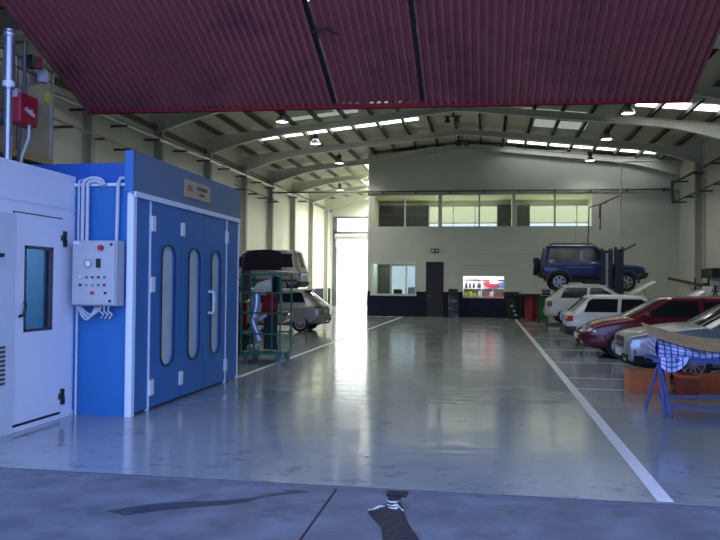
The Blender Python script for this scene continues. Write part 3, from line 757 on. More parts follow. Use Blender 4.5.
# ------------------------------------------------------------------ high-bay lamps
def lamp_proto():
    t = thing('high_bay_lamp', 'x', 'lamp')
    bm = nbm(); lathe(bm, [(0, .50), (.03, .50), (.03, .46), (.12, .44), (.12, .28), (.10, .25), (0, .25)], 16); obj('ballast_housing', bm, M['dsteel'], t, True)
    bm = nbm(); lathe(bm, [(.08, .27), (.12, .22), (.20, .14), (.25, .02), (.255, 0), (.245, 0), (.19, .13), (.11, .21), (.07, .25)], 20); obj('reflector', bm, M['steel'], t, True)
    bm = nbm(); lathe(bm, [(0, .0), (.24, .03), (.24, .045), (0, .045)], 20); obj('diffuser', bm, M['lamp'], t)
    bm = nbm(); tube(bm, [(0, 0, .48), (0, 0, .60)], .012, 6); obj('stem', bm, M['dsteel'], t)
    return t
LP = [(-7.78, 28.0, 7.80, 'high bay lamp closest under the maroon door edge, left side'),
      (-7.60, 32.9, 7.86, 'high bay lamp hanging just below the long left skylight strip'),
      (-7.52, 38.0, 7.80, 'high bay lamp third along the left row, beyond the skylight strip'),
      (-9.34, 47.5, 7.62, 'small high bay lamp farthest back in the left corridor'),
      (4.93, 28.4, 7.86, 'high bay lamp closest under the maroon door edge, right side'),
      (4.87, 33.0, 7.80, 'dim high bay lamp between the two bright ones on right'),
      (4.84, 38.0, 7.72, 'high bay lamp by the right skylight strip near the office front')]
lp0 = lamp_proto(); stem_x = 0
for k, (x, y, z, lab) in enumerate(LP):
    o = lp0 if k == 0 else dup(lp0)
    o.location = (x, y, z - .0); o['label'] = lab; o['group'] = 'high bay lamps under the roof'
for k, (x, y, z, lab) in enumerate(((-1.5, 31.6, 8.52, 'dark unlit twin fixture at the roof crown nearer the door'), (-1.25, 37.0, 8.52, 'dark unlit twin fixture at the roof crown nearer the office front'))):
    t = thing('ceiling_fixture', lab, 'lamp', (x, y, z), 0, 'unlit fixtures at the roof crown')
    for sx in (-1, 1):
        bm = nbm(); lathe(bm, [(0, .22), (.08, .22), (.09, .10), (.14, 0), (.12, 0), (0, .05)], 14, Matrix.Translation((sx*.2, 0, -.12))); obj('lamp_head', bm, M['dsteel'], t, True)
    bm = nbm(); box(bm, -.36, .36, -.03, .03, .10, .15); bar(bm, (0, 0, .12), (0, 0, .40), .03, .03); obj('bracket', bm, M['dsteel'], t)
# ------------------------------------------------------------------ office front details
dd = thing('door_leaf', 'narrow dark door in the office front', 'door', (-2.715, YO+.06, 0))
pbox('leaf', mat('door_dark', (.020, .018, .022), .5, var=.15), dd, -.43, .43, -.03, .03, .01, 2.80)
bm = nbm(); tube(bm, [(-.33, -.03, 1.08), (-.33, -.09, 1.08), (-.22, -.09, 1.08)], .015, 6); obj('handle', bm, M['steel'], dd, True)
bm = nbm(); box(bm, -.455, -.43, -.08, .12, 0, 2.85); box(bm, .43, .455, -.08, .12, 0, 2.85); box(bm, -.455, .455, -.08, .12, 2.80, 2.85); obj('door_frame', bm, M['black'], dd)
ex = thing('exit_sign', 'small dark exit sign with white symbols above the dark office door', 'sign', (-2.71, YO-.03, 3.33))
pbox('plate', mat('sign_dark', (.02, .05, .04), .4), ex, -.19, .19, -.02, .02, 0, .20)
bm = nbm(); box(bm, -.15, -.06, -.026, -.02, .04, .15); prism(bm, [(.02, .10), (.09, .16), (.09, .12), (.16, .12), (.16, .08), (.09, .08), (.09, .04)], -.026, -.02); obj('symbol', bm, M['whitep'], ex)
# reception window
wf = nbm()
box(wf, -6.08, -3.66, YO-.12, YO+.25, 1.08, 1.17); box(wf, -6.06, -6.0, YO-.03, YO+.2, 1.17, 2.78); box(wf, -3.74, -3.69, YO-.03, YO+.2, 1.17, 2.78); box(wf, -6.06, -3.69, YO-.03, YO+.2, 2.74, 2.79)
w4 = struct('window_4', wf, M['white'])
sbox('pane', -6.0, -3.74, YO+.10, YO+.106, 1.17, 2.74, M['glass'], w4)
sbox('mullion', -5.05, -4.99, YO+.07, YO+.13, 1.17, 2.74, M['whitep'], w4)
upper_window(5, BW[2][0], BW[2][1], 1.15, 2.75, [-4.2*K], [])
ck = thing('office_cupboard', 'dark tall cupboard inside the reception behind its window', 'cupboard', (-5.66, 42.1, 0))
pbox('body', DG, ck, -.36, .36, -.25, .25, .02, 2.74); pbox('door', mat('cupboard_door', (.06, .065, .06), .35), ck, -.34, -.01, -.27, -.25, .1, 2.6); pbox('door', mat('cupboard_door', (.06, .065, .06), .35), ck, .01, .34, -.27, -.25, .1, 2.6)
dk = thing('reception_desk', 'pale reception desk behind the office window', 'desk', (-4.8, 40.4, 0))
pbox('top', M['white'], dk, -1.1, .95, -.35, .35, .98, 1.02)
for x in (-1.05, .9): pbox('side_panel', M['white'], dk, x-.02, x+.02, -.33, .33, 0, .98)
mo = thing('monitor', 'pale computer monitor on the desk inside the reception window', 'monitor', (-3.95, 40.3, 1.02))
pbox('screen', M['greybox'], mo, -.24, .24, -.03, .03, .12, .50, .01); pbox('stand', M['greybox'], mo, -.03, .03, -.02, .03, .02, .14); pbox('base', M['greybox'], mo, -.13, .13, -.1, .1, 0, .02)
for k, x in enumerate((-4.86, -4.05)):
    c = thing('office_chair', ['dark office chair back showing at the middle of the reception window', 'dark office chair back showing under the monitor in the reception window'][k], 'chair', (x, 41.2, 0), 0, 'chairs in the reception')
    bm = nbm(); box(bm, -.24, .24, .15, .22, .72, 1.40, .06); obj('backrest', bm, M['black'], c, True)
    bm = nbm(); box(bm, -.25, .25, -.25, .24, .48, .56, .03); obj('seat', bm, M['black'], c, True)
    bm = nbm(); tube(bm, [(0, 0, .05), (0, 0, .5)], .03, 8)
    for a in range(5): tube(bm, [(0, 0, .08), (.28*math.cos(a*1.257), .28*math.sin(a*1.257), .035)], .022, 6)
    obj('base', bm, M['dsteel'], c)
# service hatch: shutter box over lit shelves of products
bx = thing('hatch_shutter', 'pale roller shutter half lowered above the lit product shelves', 'shutter', (-.22, YO-.045, 2.13))
bm = nbm()
for k in range(7): box(bm, -1.03, 1.03, -.02, .02, k*.075, k*.075+.07)
obj('slats', bm, M['wall'], bx); pbox('top_edge', M['column'], bx, -1.06, 1.06, -.04, .02, .53, .565)
pbox('bottom_bar', M['wall'], bx, -1.04, 1.04, -.035, .02, -.01, .02)
hs = thing('shelf_unit', 'white lit shelf unit of products in the service hatch', 'shelf', (-.22, YO+.62, 1.0))
pbox('back_panel', M['white'], hs, -1.04, 1.04, .14, .17, 0, 1.3)
for z in (.0, .48, .98): pbox('shelf', M['white'], hs, -1.04, 1.04, -.22, .14, z, z+.03)
for x in (-1.03, -.10, .48): pbox('divider', M['white'], hs, x-.02, x+.02, -.22, .14, 0, 1.2)
sgn = thing('shop_sign', 'red oval sign with white panel in the lit service hatch', 'sign', (.17, YO+.38, 1.74))
bm = nbm(); prism(bm, [(.40*math.cos(a*PI/12), .20*math.sin(a*PI/12)) for a in range(24)], -.03, 0); obj('board', bm, mat('sign_red', (.30, .03, .045), .4), sgn)
pbox('white_panel', M['white'], sgn, -.06, .36, -.04, -.03, .02, .16)
CO = [mat('bottle_black', (.015, .015, .02), .3), mat('bottle_navy', (.03, .04, .12), .3), mat('box_olive', (.34, .36, .04), .5), mat('box_red', (.42, .05, .06), .5), mat('box_blue', (.12, .20, .48), .5), mat('box_grey', (.45, .45, .48), .5)]
NM = ['black', 'navy', 'olive', 'red', 'blue', 'grey']
for k, x in enumerate((-.98, -.80, -.60, -.36, -.28)):
    c = thing('spray_bottle', ['dark spray bottle nearest the left end of the lit shelves', 'second dark spray bottle on the lit shelves', 'third dark spray bottle, mid white panel of lit shelves', 'fourth dark spray bottle on the lit shelves', 'dark spray bottle closest to the red oval sign'][k], 'bottle', (x-.22+.10, YO+.50, 1.51), 0, 'bottles in the service hatch')
    bm = nbm(); lathe(bm, [(0, 0), (.05, 0), (.055, .04), (.055, .22), (.02, .28), (0, .28)], 10); obj('body', bm, CO[k % 2], c, True)
    bm = nbm(); lathe(bm, [(0, .28), (.02, .28), (.02, .34), (0, .34)], 8); obj('cap', bm, M['black'], c)
pk = [(-1.10, 2, .2, .16), (-.88, 2, .16, .20), (-.66, 2, .2, .14), (-.42, 5, .14, .22), (.0, 3, .16, .18), (.18, 5, .16, .20), (.40, 3, .14, .14), (.62, 3, .16, .12)]
lb = ['olive carton at the left end of the lower lit shelf', 'taller olive carton next to left end of lower lit shelf', 'squat olive carton on the lower lit shelf', 'grey carton in the middle of the lower lit shelf', 'red carton below the oval sign', 'grey carton below the oval sign', 'small red carton right of the oval sign', 'low red carton at the right end of the lower lit shelf']
for k, (x, c, wd, h) in enumerate(pk):
    bm = nbm(); box(bm, x-wd/2, x+wd/2, YO+.42, YO+.58, 1.03, 1.03+h*1.5, .006); tag(obj('carton', bm, CO[c]), lb[k], 'box', 'cartons in the service hatch')
for k, x in enumerate((.52, .64, .75)):
    bm = nbm(); box(bm, x-.05, x+.05, YO+.44, YO+.6, 1.51, 1.51+.36-.05*(k % 2), .006); tag(obj('carton', bm, CO[4]), ['blue carton next to the red oval sign', 'middle blue carton right of red oval sign', 'blue carton at the right end of the upper lit shelf'][k], 'box', 'cartons in the service hatch')
# barrel with box, black crate stack, red drum, green bin
br = thing('barrel', 'navy barrel with pale smeared label against the office dado', 'barrel', (-1.72, 38.8, 0))
bm = nbm(); lathe(bm, [(0, 0), (.25, 0), (.26, .03), (.25, .06), (.25, .38), (.262, .40), (.25, .42), (.25, .76), (.262, .78), (.25, .80), (.25, 1.15), (.26, 1.18), (0, 1.18)], 24); obj('body', bm, mat('barrel_blue', (.03, .045, .09), .4, dirt=(.30, .36, .42), dscale=4), br, True)
tag(pbox('parts_box', M['black'], None, -1.96, -1.50, 38.6, 39.0, 1.18, 1.46, .01), 'black box standing on the navy barrel', 'box')
bc = thing('waste_bin', 'black waste bin with white stickers beside the red drum', 'bin', (1.28, 38.3, 0))
bm = nbm(); lathe(bm, [(0, 0), (.33, 0), (.38, 1.1), (.40, 1.12), (.36, 1.12), (.35, 1.05), (0, 1.05)], 20); obj('body', bm, M['black'], bc, True)
for k, (x, z) in enumerate(((-.12, .62), (.0, .38), (.08, .18))):
    bm = nbm(); box(bm, x-.07, x+.07, -.43, -.33, z, z+.08); obj('sticker', bm, M['greybox'], bc)
bk = thing('parts_basket', 'dark basket lying on the black waste bin', 'basket', (1.20, 38.3, 1.12))
bm = nbm()
for z in (0, .10, .2): box(bm, -.5, .5, -.3, -.27, z, z+.03); box(bm, -.5, .5, .27, .3, z, z+.03); box(bm, -.5, -.47, -.3, .3, z, z+.03); box(bm, .47, .5, -.3, .3, z, z+.03)
box(bm, -.5, .5, -.3, .3, 0, .02); box(bm, -.4, .3, -.2, .2, .02, .22); obj('basket', bm, mat('basket_brown', (.035, .032, .026), .6), bk)
rd = thing('oil_drum', 'tall red oil drum near the white hatchbacks', 'drum', (2.02, 36.6, 0))
bm = nbm(); lathe(bm, [(0, 0), (.29, 0), (.30, .02), (.29, .05), (.29, .38), (.305, .40), (.29, .42), (.29, .76), (.305, .78), (.29, .80), (.29, 1.12), (.30, 1.15), (0, 1.13)], 24); obj('body', bm, mat('drum_red', (.26, .018, .018), .45, dirt=(.14, .02, .02)), rd, True)
bm = nbm(); lathe(bm, [(0, 0), (.55, 0), (.60, .05), (.60, .12), (.56, .12), (.54, .05), (0, .04)], 24, Matrix.Translation((1.86, 36.6, 1.15))); tag(obj('drip_tray', bm, M['black'], None, True), 'wide black drip tray lying on the red drum', 'tray')
gb = thing('wheeled_bin', 'green wheeled bin beside the red drum', 'bin', (2.52, 35.8, 0))
bm = nbm(); b2 = bmesh.new(); bmesh.ops.create_cube(b2, size=1)
for v in b2.verts: v.co = Vector((v.co.x*(.44+.10*v.co.z), v.co.y*(.44+.10*v.co.z), .12+(v.co.z+.5)*.95))
bmesh.ops.bevel(b2, geom=list(b2.edges), offset=.02, segments=2, affect='EDGES'); merge(bm, b2); obj('body', bm, mat('bin_green', (.01, .11, .018), .45), gb)
pbox('lid', mat('bin_green', (0, 0, 0)), gb, -.27, .27, -.29, .27, 1.07, 1.12, .01)
for x in (-.2, .2):
    bm = nbm(); tube(bm, [(x-.03, .22, .1), (x+.03, .22, .1)], .1, 14); obj('wheel', bm, M['black'], gb)
em = thing('engine_part', 'black and silver engine part lying on the green bin', 'car part', (2.62, 35.8, 1.12))
bm = nbm(); box(bm, -.22, .22, -.2, .2, 0, .16, .03); box(bm, -.16, .2, -.15, .15, .16, .40, .04); obj('block', bm, M['black'], em)
for z in (.08, .22, .33): pbox('fin', M['steel'], em, -.23, .16, -.21, -.17, z, z+.03)

# ------------------------------------------------------------------ apron: slab joint, drain channel with water
bm = nbm(); bar(bm, (-1.205, YF-.05, -.019), (-1.17, 2.0, -.019), .016, .006); struct('trim_20', bm, M['darkgap'])
def pool(name, label, pts, m):
    bm = nbm(); v = [bm.verts.new((x, y, -.017)) for x, y in pts]; f = bm.faces.new(v); bm.normal_update()
    bmesh.ops.solidify(bm, geom=[f], thickness=.003)
    return tag(obj(name, bm, m), label, 'puddle')
wm = mat('wet_water', (.009, .012, .032), .42, var=.4, scale=14, bump=.5, bscale=26, spec=.12)
pud = pool('puddle', 'dark rippled water puddle running from the threshold drain', [(-.76, 6.0), (-.66, 6.02), (-.655, 5.86), (-.60, 5.62), (-.57, 5.45), (-.50, 5.2), (-.40, 4.9), (-.33, 4.6), (-.62, 4.55), (-.66, 4.9), (-.71, 5.2), (-.80, 5.4), (-.86, 5.55), (-.80, 5.68), (-.745, 5.76)], wm)
pool('puddle', 'thin wet streak on the apron left of the slab joint', [(-1.62, 5.98), (-1.55, 5.93), (-1.70, 5.86), (-1.80, 5.72), (-2.05, 5.58), (-2.35, 5.50), (-2.55, 5.36), (-2.72, 5.18), (-2.55, 5.12), (-2.35, 5.28), (-2.12, 5.42), (-1.95, 5.50), (-1.80, 5.62), (-1.72, 5.76), (-1.60, 5.86), (-1.40, 5.96), (-1.50, 6.02)], mat('wet_streak', (.035, .043, .065), .5, var=.35, scale=6, bump=.4, bscale=20, spec=.2))
def sparkle(pts):  # light glinting on the water, put in as white beads
    bm = nbm(); tube(bm, [(x, y, -.012) for x, y in pts], .006, 5, True, [.004+.005*((k*7) % 3) for k in range(len(pts))])
    return obj('glint_edge', bm, mat('glint_white', (.70, .70, .60), .25, var=.5, scale=60, bump=1.0, bscale=70), pud, True)
for pts in ([(-.755, 5.85), (-.73, 5.80), (-.68, 5.79), (-.665, 5.84)], [(-.74, 5.73), (-.70, 5.70), (-.66, 5.72), (-.63, 5.66), (-.605, 5.60)], [(-.86, 5.56), (-.82, 5.60), (-.79, 5.66), (-.75, 5.69)], [(-.72, 5.66), (-.69, 5.64), (-.65, 5.65)]): sparkle(pts)
tag(pbox('drain_cover', M['darkgap'], None, -.78, -.62, 5.98, 6.10, -.02, -.004), 'dark drain slot at the threshold above the puddle', 'drain')

# ------------------------------------------------------------------ daylight and lamps as lights
def area(name, loc, rot, sx, sy, power, col):
    l = bpy.data.lights.new(name, 'AREA'); l.shape = 'RECTANGLE'; l.size = sx; l.size_y = sy; l.energy = power; l.color = col
    o = bpy.data.objects.new(name, l); COL.objects.link(o); o.location = loc; o.rotation_euler = rot; return o
def pointl(name, loc, p, col, r=.1):
    l = bpy.data.lights.new(name, 'POINT'); l.energy = p; l.color = col; l.shadow_soft_size = r
    o = bpy.data.objects.new(name, l); COL.objects.link(o); o.location = loc; return o
for x, y, z, _ in LP:
    l = bpy.data.lights.new('lamp_light', 'SPOT'); l.energy = 90 if y > 36 and x > 0 else 220 if x > 0 else 500; l.color = (1, 1, .90); l.spot_size = math.radians(150); l.spot_blend = .6; l.shadow_soft_size = .2
    o = bpy.data.objects.new('lamp_light', l); COL.objects.link(o); o.location = (x, y, z-.03)
area('hatch_light', (-.22, YO+.10, 2.08), (math.radians(48), 0, 0), 1.9, .08, 32, (1, .97, .98))
area('upper_room_light', (-2.4, 41.0, 6.30), (0, 0, 0), 6.0, 1.0, 60, (1, 1, .72))
area('upper_room_light', (3.2, 41.0, 6.30), (0, 0, 0), 3.5, 1.0, 36, (1, 1, .72))
pointl('mixing_room_light', (-6.4, 7.6, 2.6), 75, (1, 1, .85), .15)
area('reception_light', (-4.85, 41.0, 2.95), (0, 0, 0), 2.0, 1.0, 45, (.9, 1, .85))
# ------------------------------------------------------------------ vehicles
# local frame: x = 0 tail ... L nose, y left/right, z up
def paint(name, c, rough=.28, metal=0.0): return mat(name, c, rough, metal, var=.05, scale=1.5, coat=.35)
M['p_red'] = paint('car_red', (.125, .005, .015)); M['p_white'] = paint('car_white', (.62, .64, .60)); M['p_silver'] = paint('car_silver', (.30, .305, .295), .32, .4)
M['p_blue'] = paint('car_blue', (.014, .034, .155)); M['p_grey'] = paint('van_grey', (.30, .31, .30), .32, .3); M['p_dark'] = paint('car_dark_green', (.02, .035, .03))
M['skirt'] = mat('bumper_grey', (.05, .052, .055), .6, var=.1)

def interp(tab, x):
    if x <= tab[0][0]: return tab[0][1]
    for (a, va), (b, vb) in zip(tab[:-1], tab[1:]):
        if x <= b: return va+(vb-va)*(x-a)/(b-a)
    return tab[-1][1]

def wheel_parts(parent, x, y, r, side, spokes=5, wid=.19, rim=.63):
    """tyre with a spoked rim; side = +1 / -1 is the outer face"""
    R = Matrix.Translation((x, y, r)) @ Matrix.Rotation(-side*PI/2, 4, 'X')
    bm = nbm(); h = wid/2
    lathe(bm, [(r*rim, -h*.8), (r*.93, -h), (r, -h*.7), (r, h*.7), (r*.93, h), (r*rim, h*.8), (r*rim, -h*.8)], 26, R)
    t = obj('wheel', bm, M['rubber'], parent, True)
    bm = nbm(); q = r*rim
    lathe(bm, [(q*1.02, h*.82), (q*.90, h*.78), (q*.88, h*.3), (0, h*.25)], 26, R)
    rim_o = obj('rim_barrel', bm, M['dsteel'], t, True)
    bm = nbm(); b = bmesh.new()
    lathe(b, [(q*1.03, h*.76), (q*1.03, h*.90), (q*.90, h*.92), (q*.88, h*.74)], 26)
    lathe(b, [(q*.26, h*.5), (q*.26, h*.9), (q*.2, h), (0, h)], 14)
    for k in range(spokes):
        a = 2*PI*k/spokes
        bar(b, (q*.2*math.cos(a), q*.2*math.sin(a), h*.78), (q*.95*math.cos(a), q*.95*math.sin(a), h*.80), q*(.30 if spokes < 8 else .12), h*.22)
    merge(bm, b, R); obj('rim', bm, M['wheel'], t)
    return t

def make_vehicle(name, label, cat, loc, rz, c):
    """c: dict of sizes, profiles and details"""
    root = thing(name, label, cat, loc, rz)
    L, Wd = c['L'], c['W']/2; pm = c['paint']; wr_, tw = c['wr'], c.get('tw', .19)
    top, bot, wid = c['top'], c['bot'], c['wid']
    xs_ = c['xs']
    # ---- lower body
    bm = nbm(); rings = []
    for x in xs_:
        zb, zt, w_ = interp(bot, x), interp(top, x), Wd*interp(wid, x)
        zs_ = zt-interp(c.get('crown', [(0, .05), (L, .05)]), x)
        h = zs_-zb
        half = [(0, zb), (.80*w_, zb), (.955*w_, zb+.07), (w_*.992, zb+.28*h), (w_, zb+.56*h), (w_*.985, zb+.84*h), (w_*.945, zs_-.005), (w_*.84, zs_+.02), (w_*.45, zt-.008), (0, zt)]
        pts = [(y, z) for y, z in half]+[(-y, z) for y, z in reversed(half[1:-1])]
        rings.append([bm.verts.new((x, y, z)) for y, z in pts])
    n = len(rings[0])
    for i in range(len(rings)-1):
        for k in range(n): bm.faces.new((rings[i][k], rings[i][(k+1) % n], rings[i+1][(k+1) % n], rings[i+1][k]))
    bm.faces.new(list(reversed(rings[0]))); bm.faces.new(rings[-1])
    bmesh.ops.recalc_face_normals(bm, faces=list(bm.faces))
    body = obj('body', bm, [pm, M['under']], root, True, ang=60)
    s = body.modifiers.new('sub', 'SUBSURF'); s.levels = 2; s.render_levels = 2
    me = evaluated(body); body.modifiers.clear(); body.data = me
    # ---- wheel wells cut out
    axles = c['axles']; cr_ = wr_*1.12
    cb_ = nbm()
    for ax in axles:
        for sd in (-1, 1):
            y0 = sd*(Wd-tw-.10)
            tube(cb_, [(ax, y0, wr_+c.get('lift', 0)), (ax, sd*(Wd+.2), wr_+c.get('lift', 0))], cr_, 28)
    cut = obj('cutter', cb_, M['under'])
    mo_ = body.modifiers.new('cut', 'BOOLEAN'); mo_.operation = 'DIFFERENCE'; mo_.object = cut; mo_.solver = 'EXACT'
    me = evaluated(body); body.modifiers.clear(); body.data = me; bpy.data.objects.remove(cut)
    while len(me.materials) < 2: me.materials.append(M['under'])
    for p in me.polygons:
        cc = p.center; p.use_smooth = True; p.material_index = 0
        for ax in axles:
            d = math.hypot(cc.x-ax, cc.z-wr_-c.get('lift', 0))
            if d < cr_+.004 and abs(cc.y) < Wd*1.01 and (abs(p.normal.y) > .9 and abs(abs(cc.y)-(Wd-tw-.10)) < .02 or abs(p.normal.y) < .25 and d > cr_-.02): p.material_index = 1
        if p.normal.z < -.8 and cc.z < interp(bot, cc.x)+.05: p.material_index = 1
    try: me.set_sharp_from_angle(angle=math.radians(38))
    except Exception: pass
    bmb = bmesh.new(); bmb.from_mesh(me)
    # ---- cabin
    xf0, xf1, xr1, xr0, zb0, zr = c['cabin']      # front base, front roof, rear roof, rear base, base z, roof z
    wb_, wt_ = Wd*c.get('cw', (.935, .77))[0], Wd*c.get('cw', (.935, .77))[1]
    bf, br_ = c.get('bulge', (.10, .05))
    def cab(u): # u 0..1 from belt to roof edge
        e = u**c.get('curve', 1.0)
        return xf0+(xf1-xf0)*u, xr0+(xr1-xr0)*u, wb_+(wt_-wb_)*e, zb0+(zr-.03-zb0)*u
    bm = nbm(); rings = []
    def ring(xf, xr, w_, z, sq=1.0):
        P = []
        for t in (1, .8, .5, 0, -.5, -.8, -1): P.append((xf+bf*sq*(1-t*t)*1.0-(.0 if abs(t) < 1 else .05), t*w_*(.9 if abs(t) == 1 else .9)))
        sid = [.94, .8, .6, .4, .2, .06]
        Q = [(xr+(xf-xr)*s, -w_) for s in sid]
        Rr = [(xr-br_*sq*(1-t*t)+(.0 if abs(t) < 1 else .04), t*w_*.9) for t in (-1, -.8, -.5, 0, .5, .8, 1)]
        S = [(xr+(xf-xr)*s, w_) for s in reversed(sid)]
        return [bm.verts.new((x, y, z)) for x, y in P+Q+Rr+S]
    for u in (-.12, 0, .25, .5, .75, .93):
        rings.append(ring(*cab(u)))
    xf, xr, w_, z = cab(1.0)
    rings.append(ring(xf-.03, xr+.02, w_*.97, zr-.012))
    rings.append(ring(xf-.16, xr+.12, w_*.80, zr+.012)); rings.append(ring(xf-.45, xr+.4, w_*.4, zr+.03, .5))
    n = len(rings[0])
    for i in range(len(rings)-1):
        for k in range(n): bm.faces.new((rings[i][k], rings[i][(k+1) % n], rings[i+1][(k+1) % n], rings[i+1][k]))
    bm.faces.new(list(reversed(rings[0]))); bm.faces.new(rings[-1])
    bmesh.ops.recalc_face_normals(bm, faces=list(bm.faces))
    cabin = obj('cabin', bm.copy(), pm, root, True, ang=40)
    bvc = BVHTree.FromBMesh(bm); bvb = BVHTree.FromBMesh(bmb)
    AX = {'x+': (Vector((-1, 0, 0)), 0), 'x-': (Vector((1, 0, 0)), 0), 'y+': (Vector((0, -1, 0)), 1), 'y-': (Vector((0, 1, 0)), 1), 'z+': (Vector((0, 0, -1)), 2)}
    def patch(pname, axis, quad, m, off=.006, n1=6, n2=4, tree=None, depth=.012, parent=None):
        """thin fitted panel; quad = 4 corners in the two other coordinates, seen along 'axis'"""
        tree = tree or bvb; d, ia = AX[axis]
        b = nbm(); Vf, Vb = [], []
        for i in range(n1+1):
            rf, rb = [], []
            for j in range(n2+1):
                u, v = i/n1, j/n2
                a = Vector(quad[0])*(1-u)+Vector(quad[1])*u; e = Vector(quad[3])*(1-u)+Vector(quad[2])*u
                q = a*(1-v)+e*v
                o3 = Vector((0, 0, 0)); idx = [k for k in range(3) if k != ia]; o3[idx[0]], o3[idx[1]] = q[0], q[1]
                o3 = o3 - d*12 if ia != 0 else Vector((12 if d.x < 0 else -12, o3.y, o3.z))
                hit, nor, _, _ = tree.ray_cast(o3, d)
                if hit is None:
                    q3 = Vector(o3); q3[ia] = (L if axis == 'x+' else 0) if ia == 0 else (Wd if axis == 'y+' else -Wd) if ia == 1 else 1.0
                    hit, nor, _, _ = tree.find_nearest(q3); 
                if nor.dot(d) > 0: nor = -nor
                nn = (nor - d*1.0).normalized()
                rf.append(b.verts.new(hit+nn*off)); rb.append(b.verts.new(hit-nn*depth))
            Vf.append(rf); Vb.append(rb)
        for i in range(n1):
            for j in range(n2):
                b.faces.new((Vf[i][j], Vf[i+1][j], Vf[i+1][j+1], Vf[i][j+1])); b.faces.new((Vb[i][j], Vb[i][j+1], Vb[i+1][j+1], Vb[i+1][j]))
        for i in range(n1):
            b.faces.new((Vf[i][0], Vb[i][0], Vb[i+1][0], Vf[i+1][0])); b.faces.new((Vf[i][n2], Vf[i+1][n2], Vb[i+1][n2], Vb[i][n2]))
        for j in range(n2):
            b.faces.new((Vf[0][j], Vf[0][j+1], Vb[0][j+1], Vb[0][j])); b.faces.new((Vf[n1][j], Vb[n1][j], Vb[n1][j+1], Vf[n1][j+1]))
        return obj(pname, b, m, parent or root, True, ang=40)
    # ---- glass: windscreen, rear window, side windows
    def wq(u0, u1, f0, f1):
        return cab(u0), cab(u1), f0, f1
    a0, a1 = cab(.04), cab(.93)
    patch('windscreen', 'x+', [(-a0[2]*.86, a0[3]), (a0[2]*.86, a0[3]), (a1[2]*.86, a1[3]), (-a1[2]*.86, a1[3])], M['carglass'], tree=bvc, n1=8)
    rz0 = c.get('rear_glass', .10); r0, r1 = cab(rz0), cab(.92)
    patch('rear_window', 'x-', [(-r0[2]*.84, r0[3]), (r0[2]*.84, r0[3]), (r1[2]*.84, r1[3]), (-r1[2]*.84, r1[3])], M['carglass'], tree=bvc, n1=8)
    for q in c['windows']:        # (x at belt rear, x at belt front, x at top front, x at top rear) + heights u
        xa, xb, xc, xd, u0, u1 = q
        z0, z1 = cab(u0)[3], cab(u1)[3]
        for sd in ('y+', 'y-'):
            patch('side_window', sd, [(xa, z0), (xb, z0), (xc, z1), (xd, z1)], M['carglass'], tree=bvc, n1=8)
    # ---- fitted details
    for d in c.get('patches', []):
        patch(*d[:4], **(d[4] if len(d) > 4 else {}))
    for sd, ys in (('y+', 1), ('y-', -1)):
        for (xa, xb, z0, z1) in c.get('seams', []):
            patch('door_seam', sd, [(xa, z0), (xa+.012, z0), (xb+.012, z1), (xb, z1)], M['under'], off=.002, n1=1, n2=8)
        for (x, z) in c.get('handles', []):
            patch('door_handle', sd, [(x, z), (x+.16, z), (x+.16, z+.035), (x, z+.035)], c.get('handle_m', M['trim']), off=.03, n1=2, n2=1)
        if 'sidetrim' in c:
            for (x0, x1, z0, z1) in c['sidetrim']:
                patch('side_trim', sd, [(x0, z0), (x1, z0), (x1, z1), (x0, z1)], c.get('trim_m', M['trim']), off=.015, n1=10, n2=1)
        if 'mirror' in c:
            x, z = c['mirror']; b = nbm(); b2 = bmesh.new(); bmesh.ops.create_uvsphere(b2, u_segments=14, v_segments=10, radius=1)
            merge(b, b2, Matrix.Translation((x, ys*(Wd+.09), z)) @ Matrix.Diagonal((.075, .10, .075, 1))); bar(b, (x, ys*(Wd*.88), z-.05), (x, ys*(Wd+.05), z-.02), .05, .04)
            obj('wing_mirror', b, c.get('mirror_m', pm), root, True)
        for ax in axles: wheel_parts(root, ax, ys*(Wd-tw/2-.015), wr_, ys, c.get('spokes', 5), tw).location = (0, 0, c.get('lift', 0)) 
    # underside filler so one cannot look through below the wells
    bmb.free()
    return root, patch, cab, bvb, bvc

# ---- small hatchback proportions shared by several cars, each with its own numbers
def hatch_cfg(L=3.85, W=1.66, H=1.42, paint_=None, belt=.92, hood=.86, nose=.66, xfb=None, wr=.285, axles=None, clr=.20, **kw):
    xfb = xfb or L*.70
    c = dict(L=L, W=W, paint=paint_, wr=wr, axles=axles or (.70, L-.80),
        xs=[0, .03, .10, .30, .70, 1.2, 1.8, 2.3, xfb-.1, xfb+.12, L-.75, L-.40, L-.14, L-.04, L],
        top=[(0, belt-.16), (.06, belt-.05), (.3, belt), (xfb-.1, belt+.01), (xfb+.12, hood+.10), (L-.75, hood+.04), (L-.4, hood-.03), (L-.14, nose+.04), (L, nose-.05)],
        bot=[(0, clr+.16), (.1, clr+.05), (.6, clr), (L-.6, clr), (L-.1, clr+.02), (L, clr+.12)],
        wid=[(0, .84), (.04, .90), (.12, .955), (.5, .995), (1.0, 1.0), (L-1.2, 1.0), (L-.6, .97), (L-.25, .90), (L-.08, .80), (L, .70)],
        crown=[(0, .03), (xfb, .05), (L-.75, .09), (L, .05)],
        cabin=(xfb+.20, xfb-.62, .32, .10, belt-.02, H))
    c.update(kw); return c

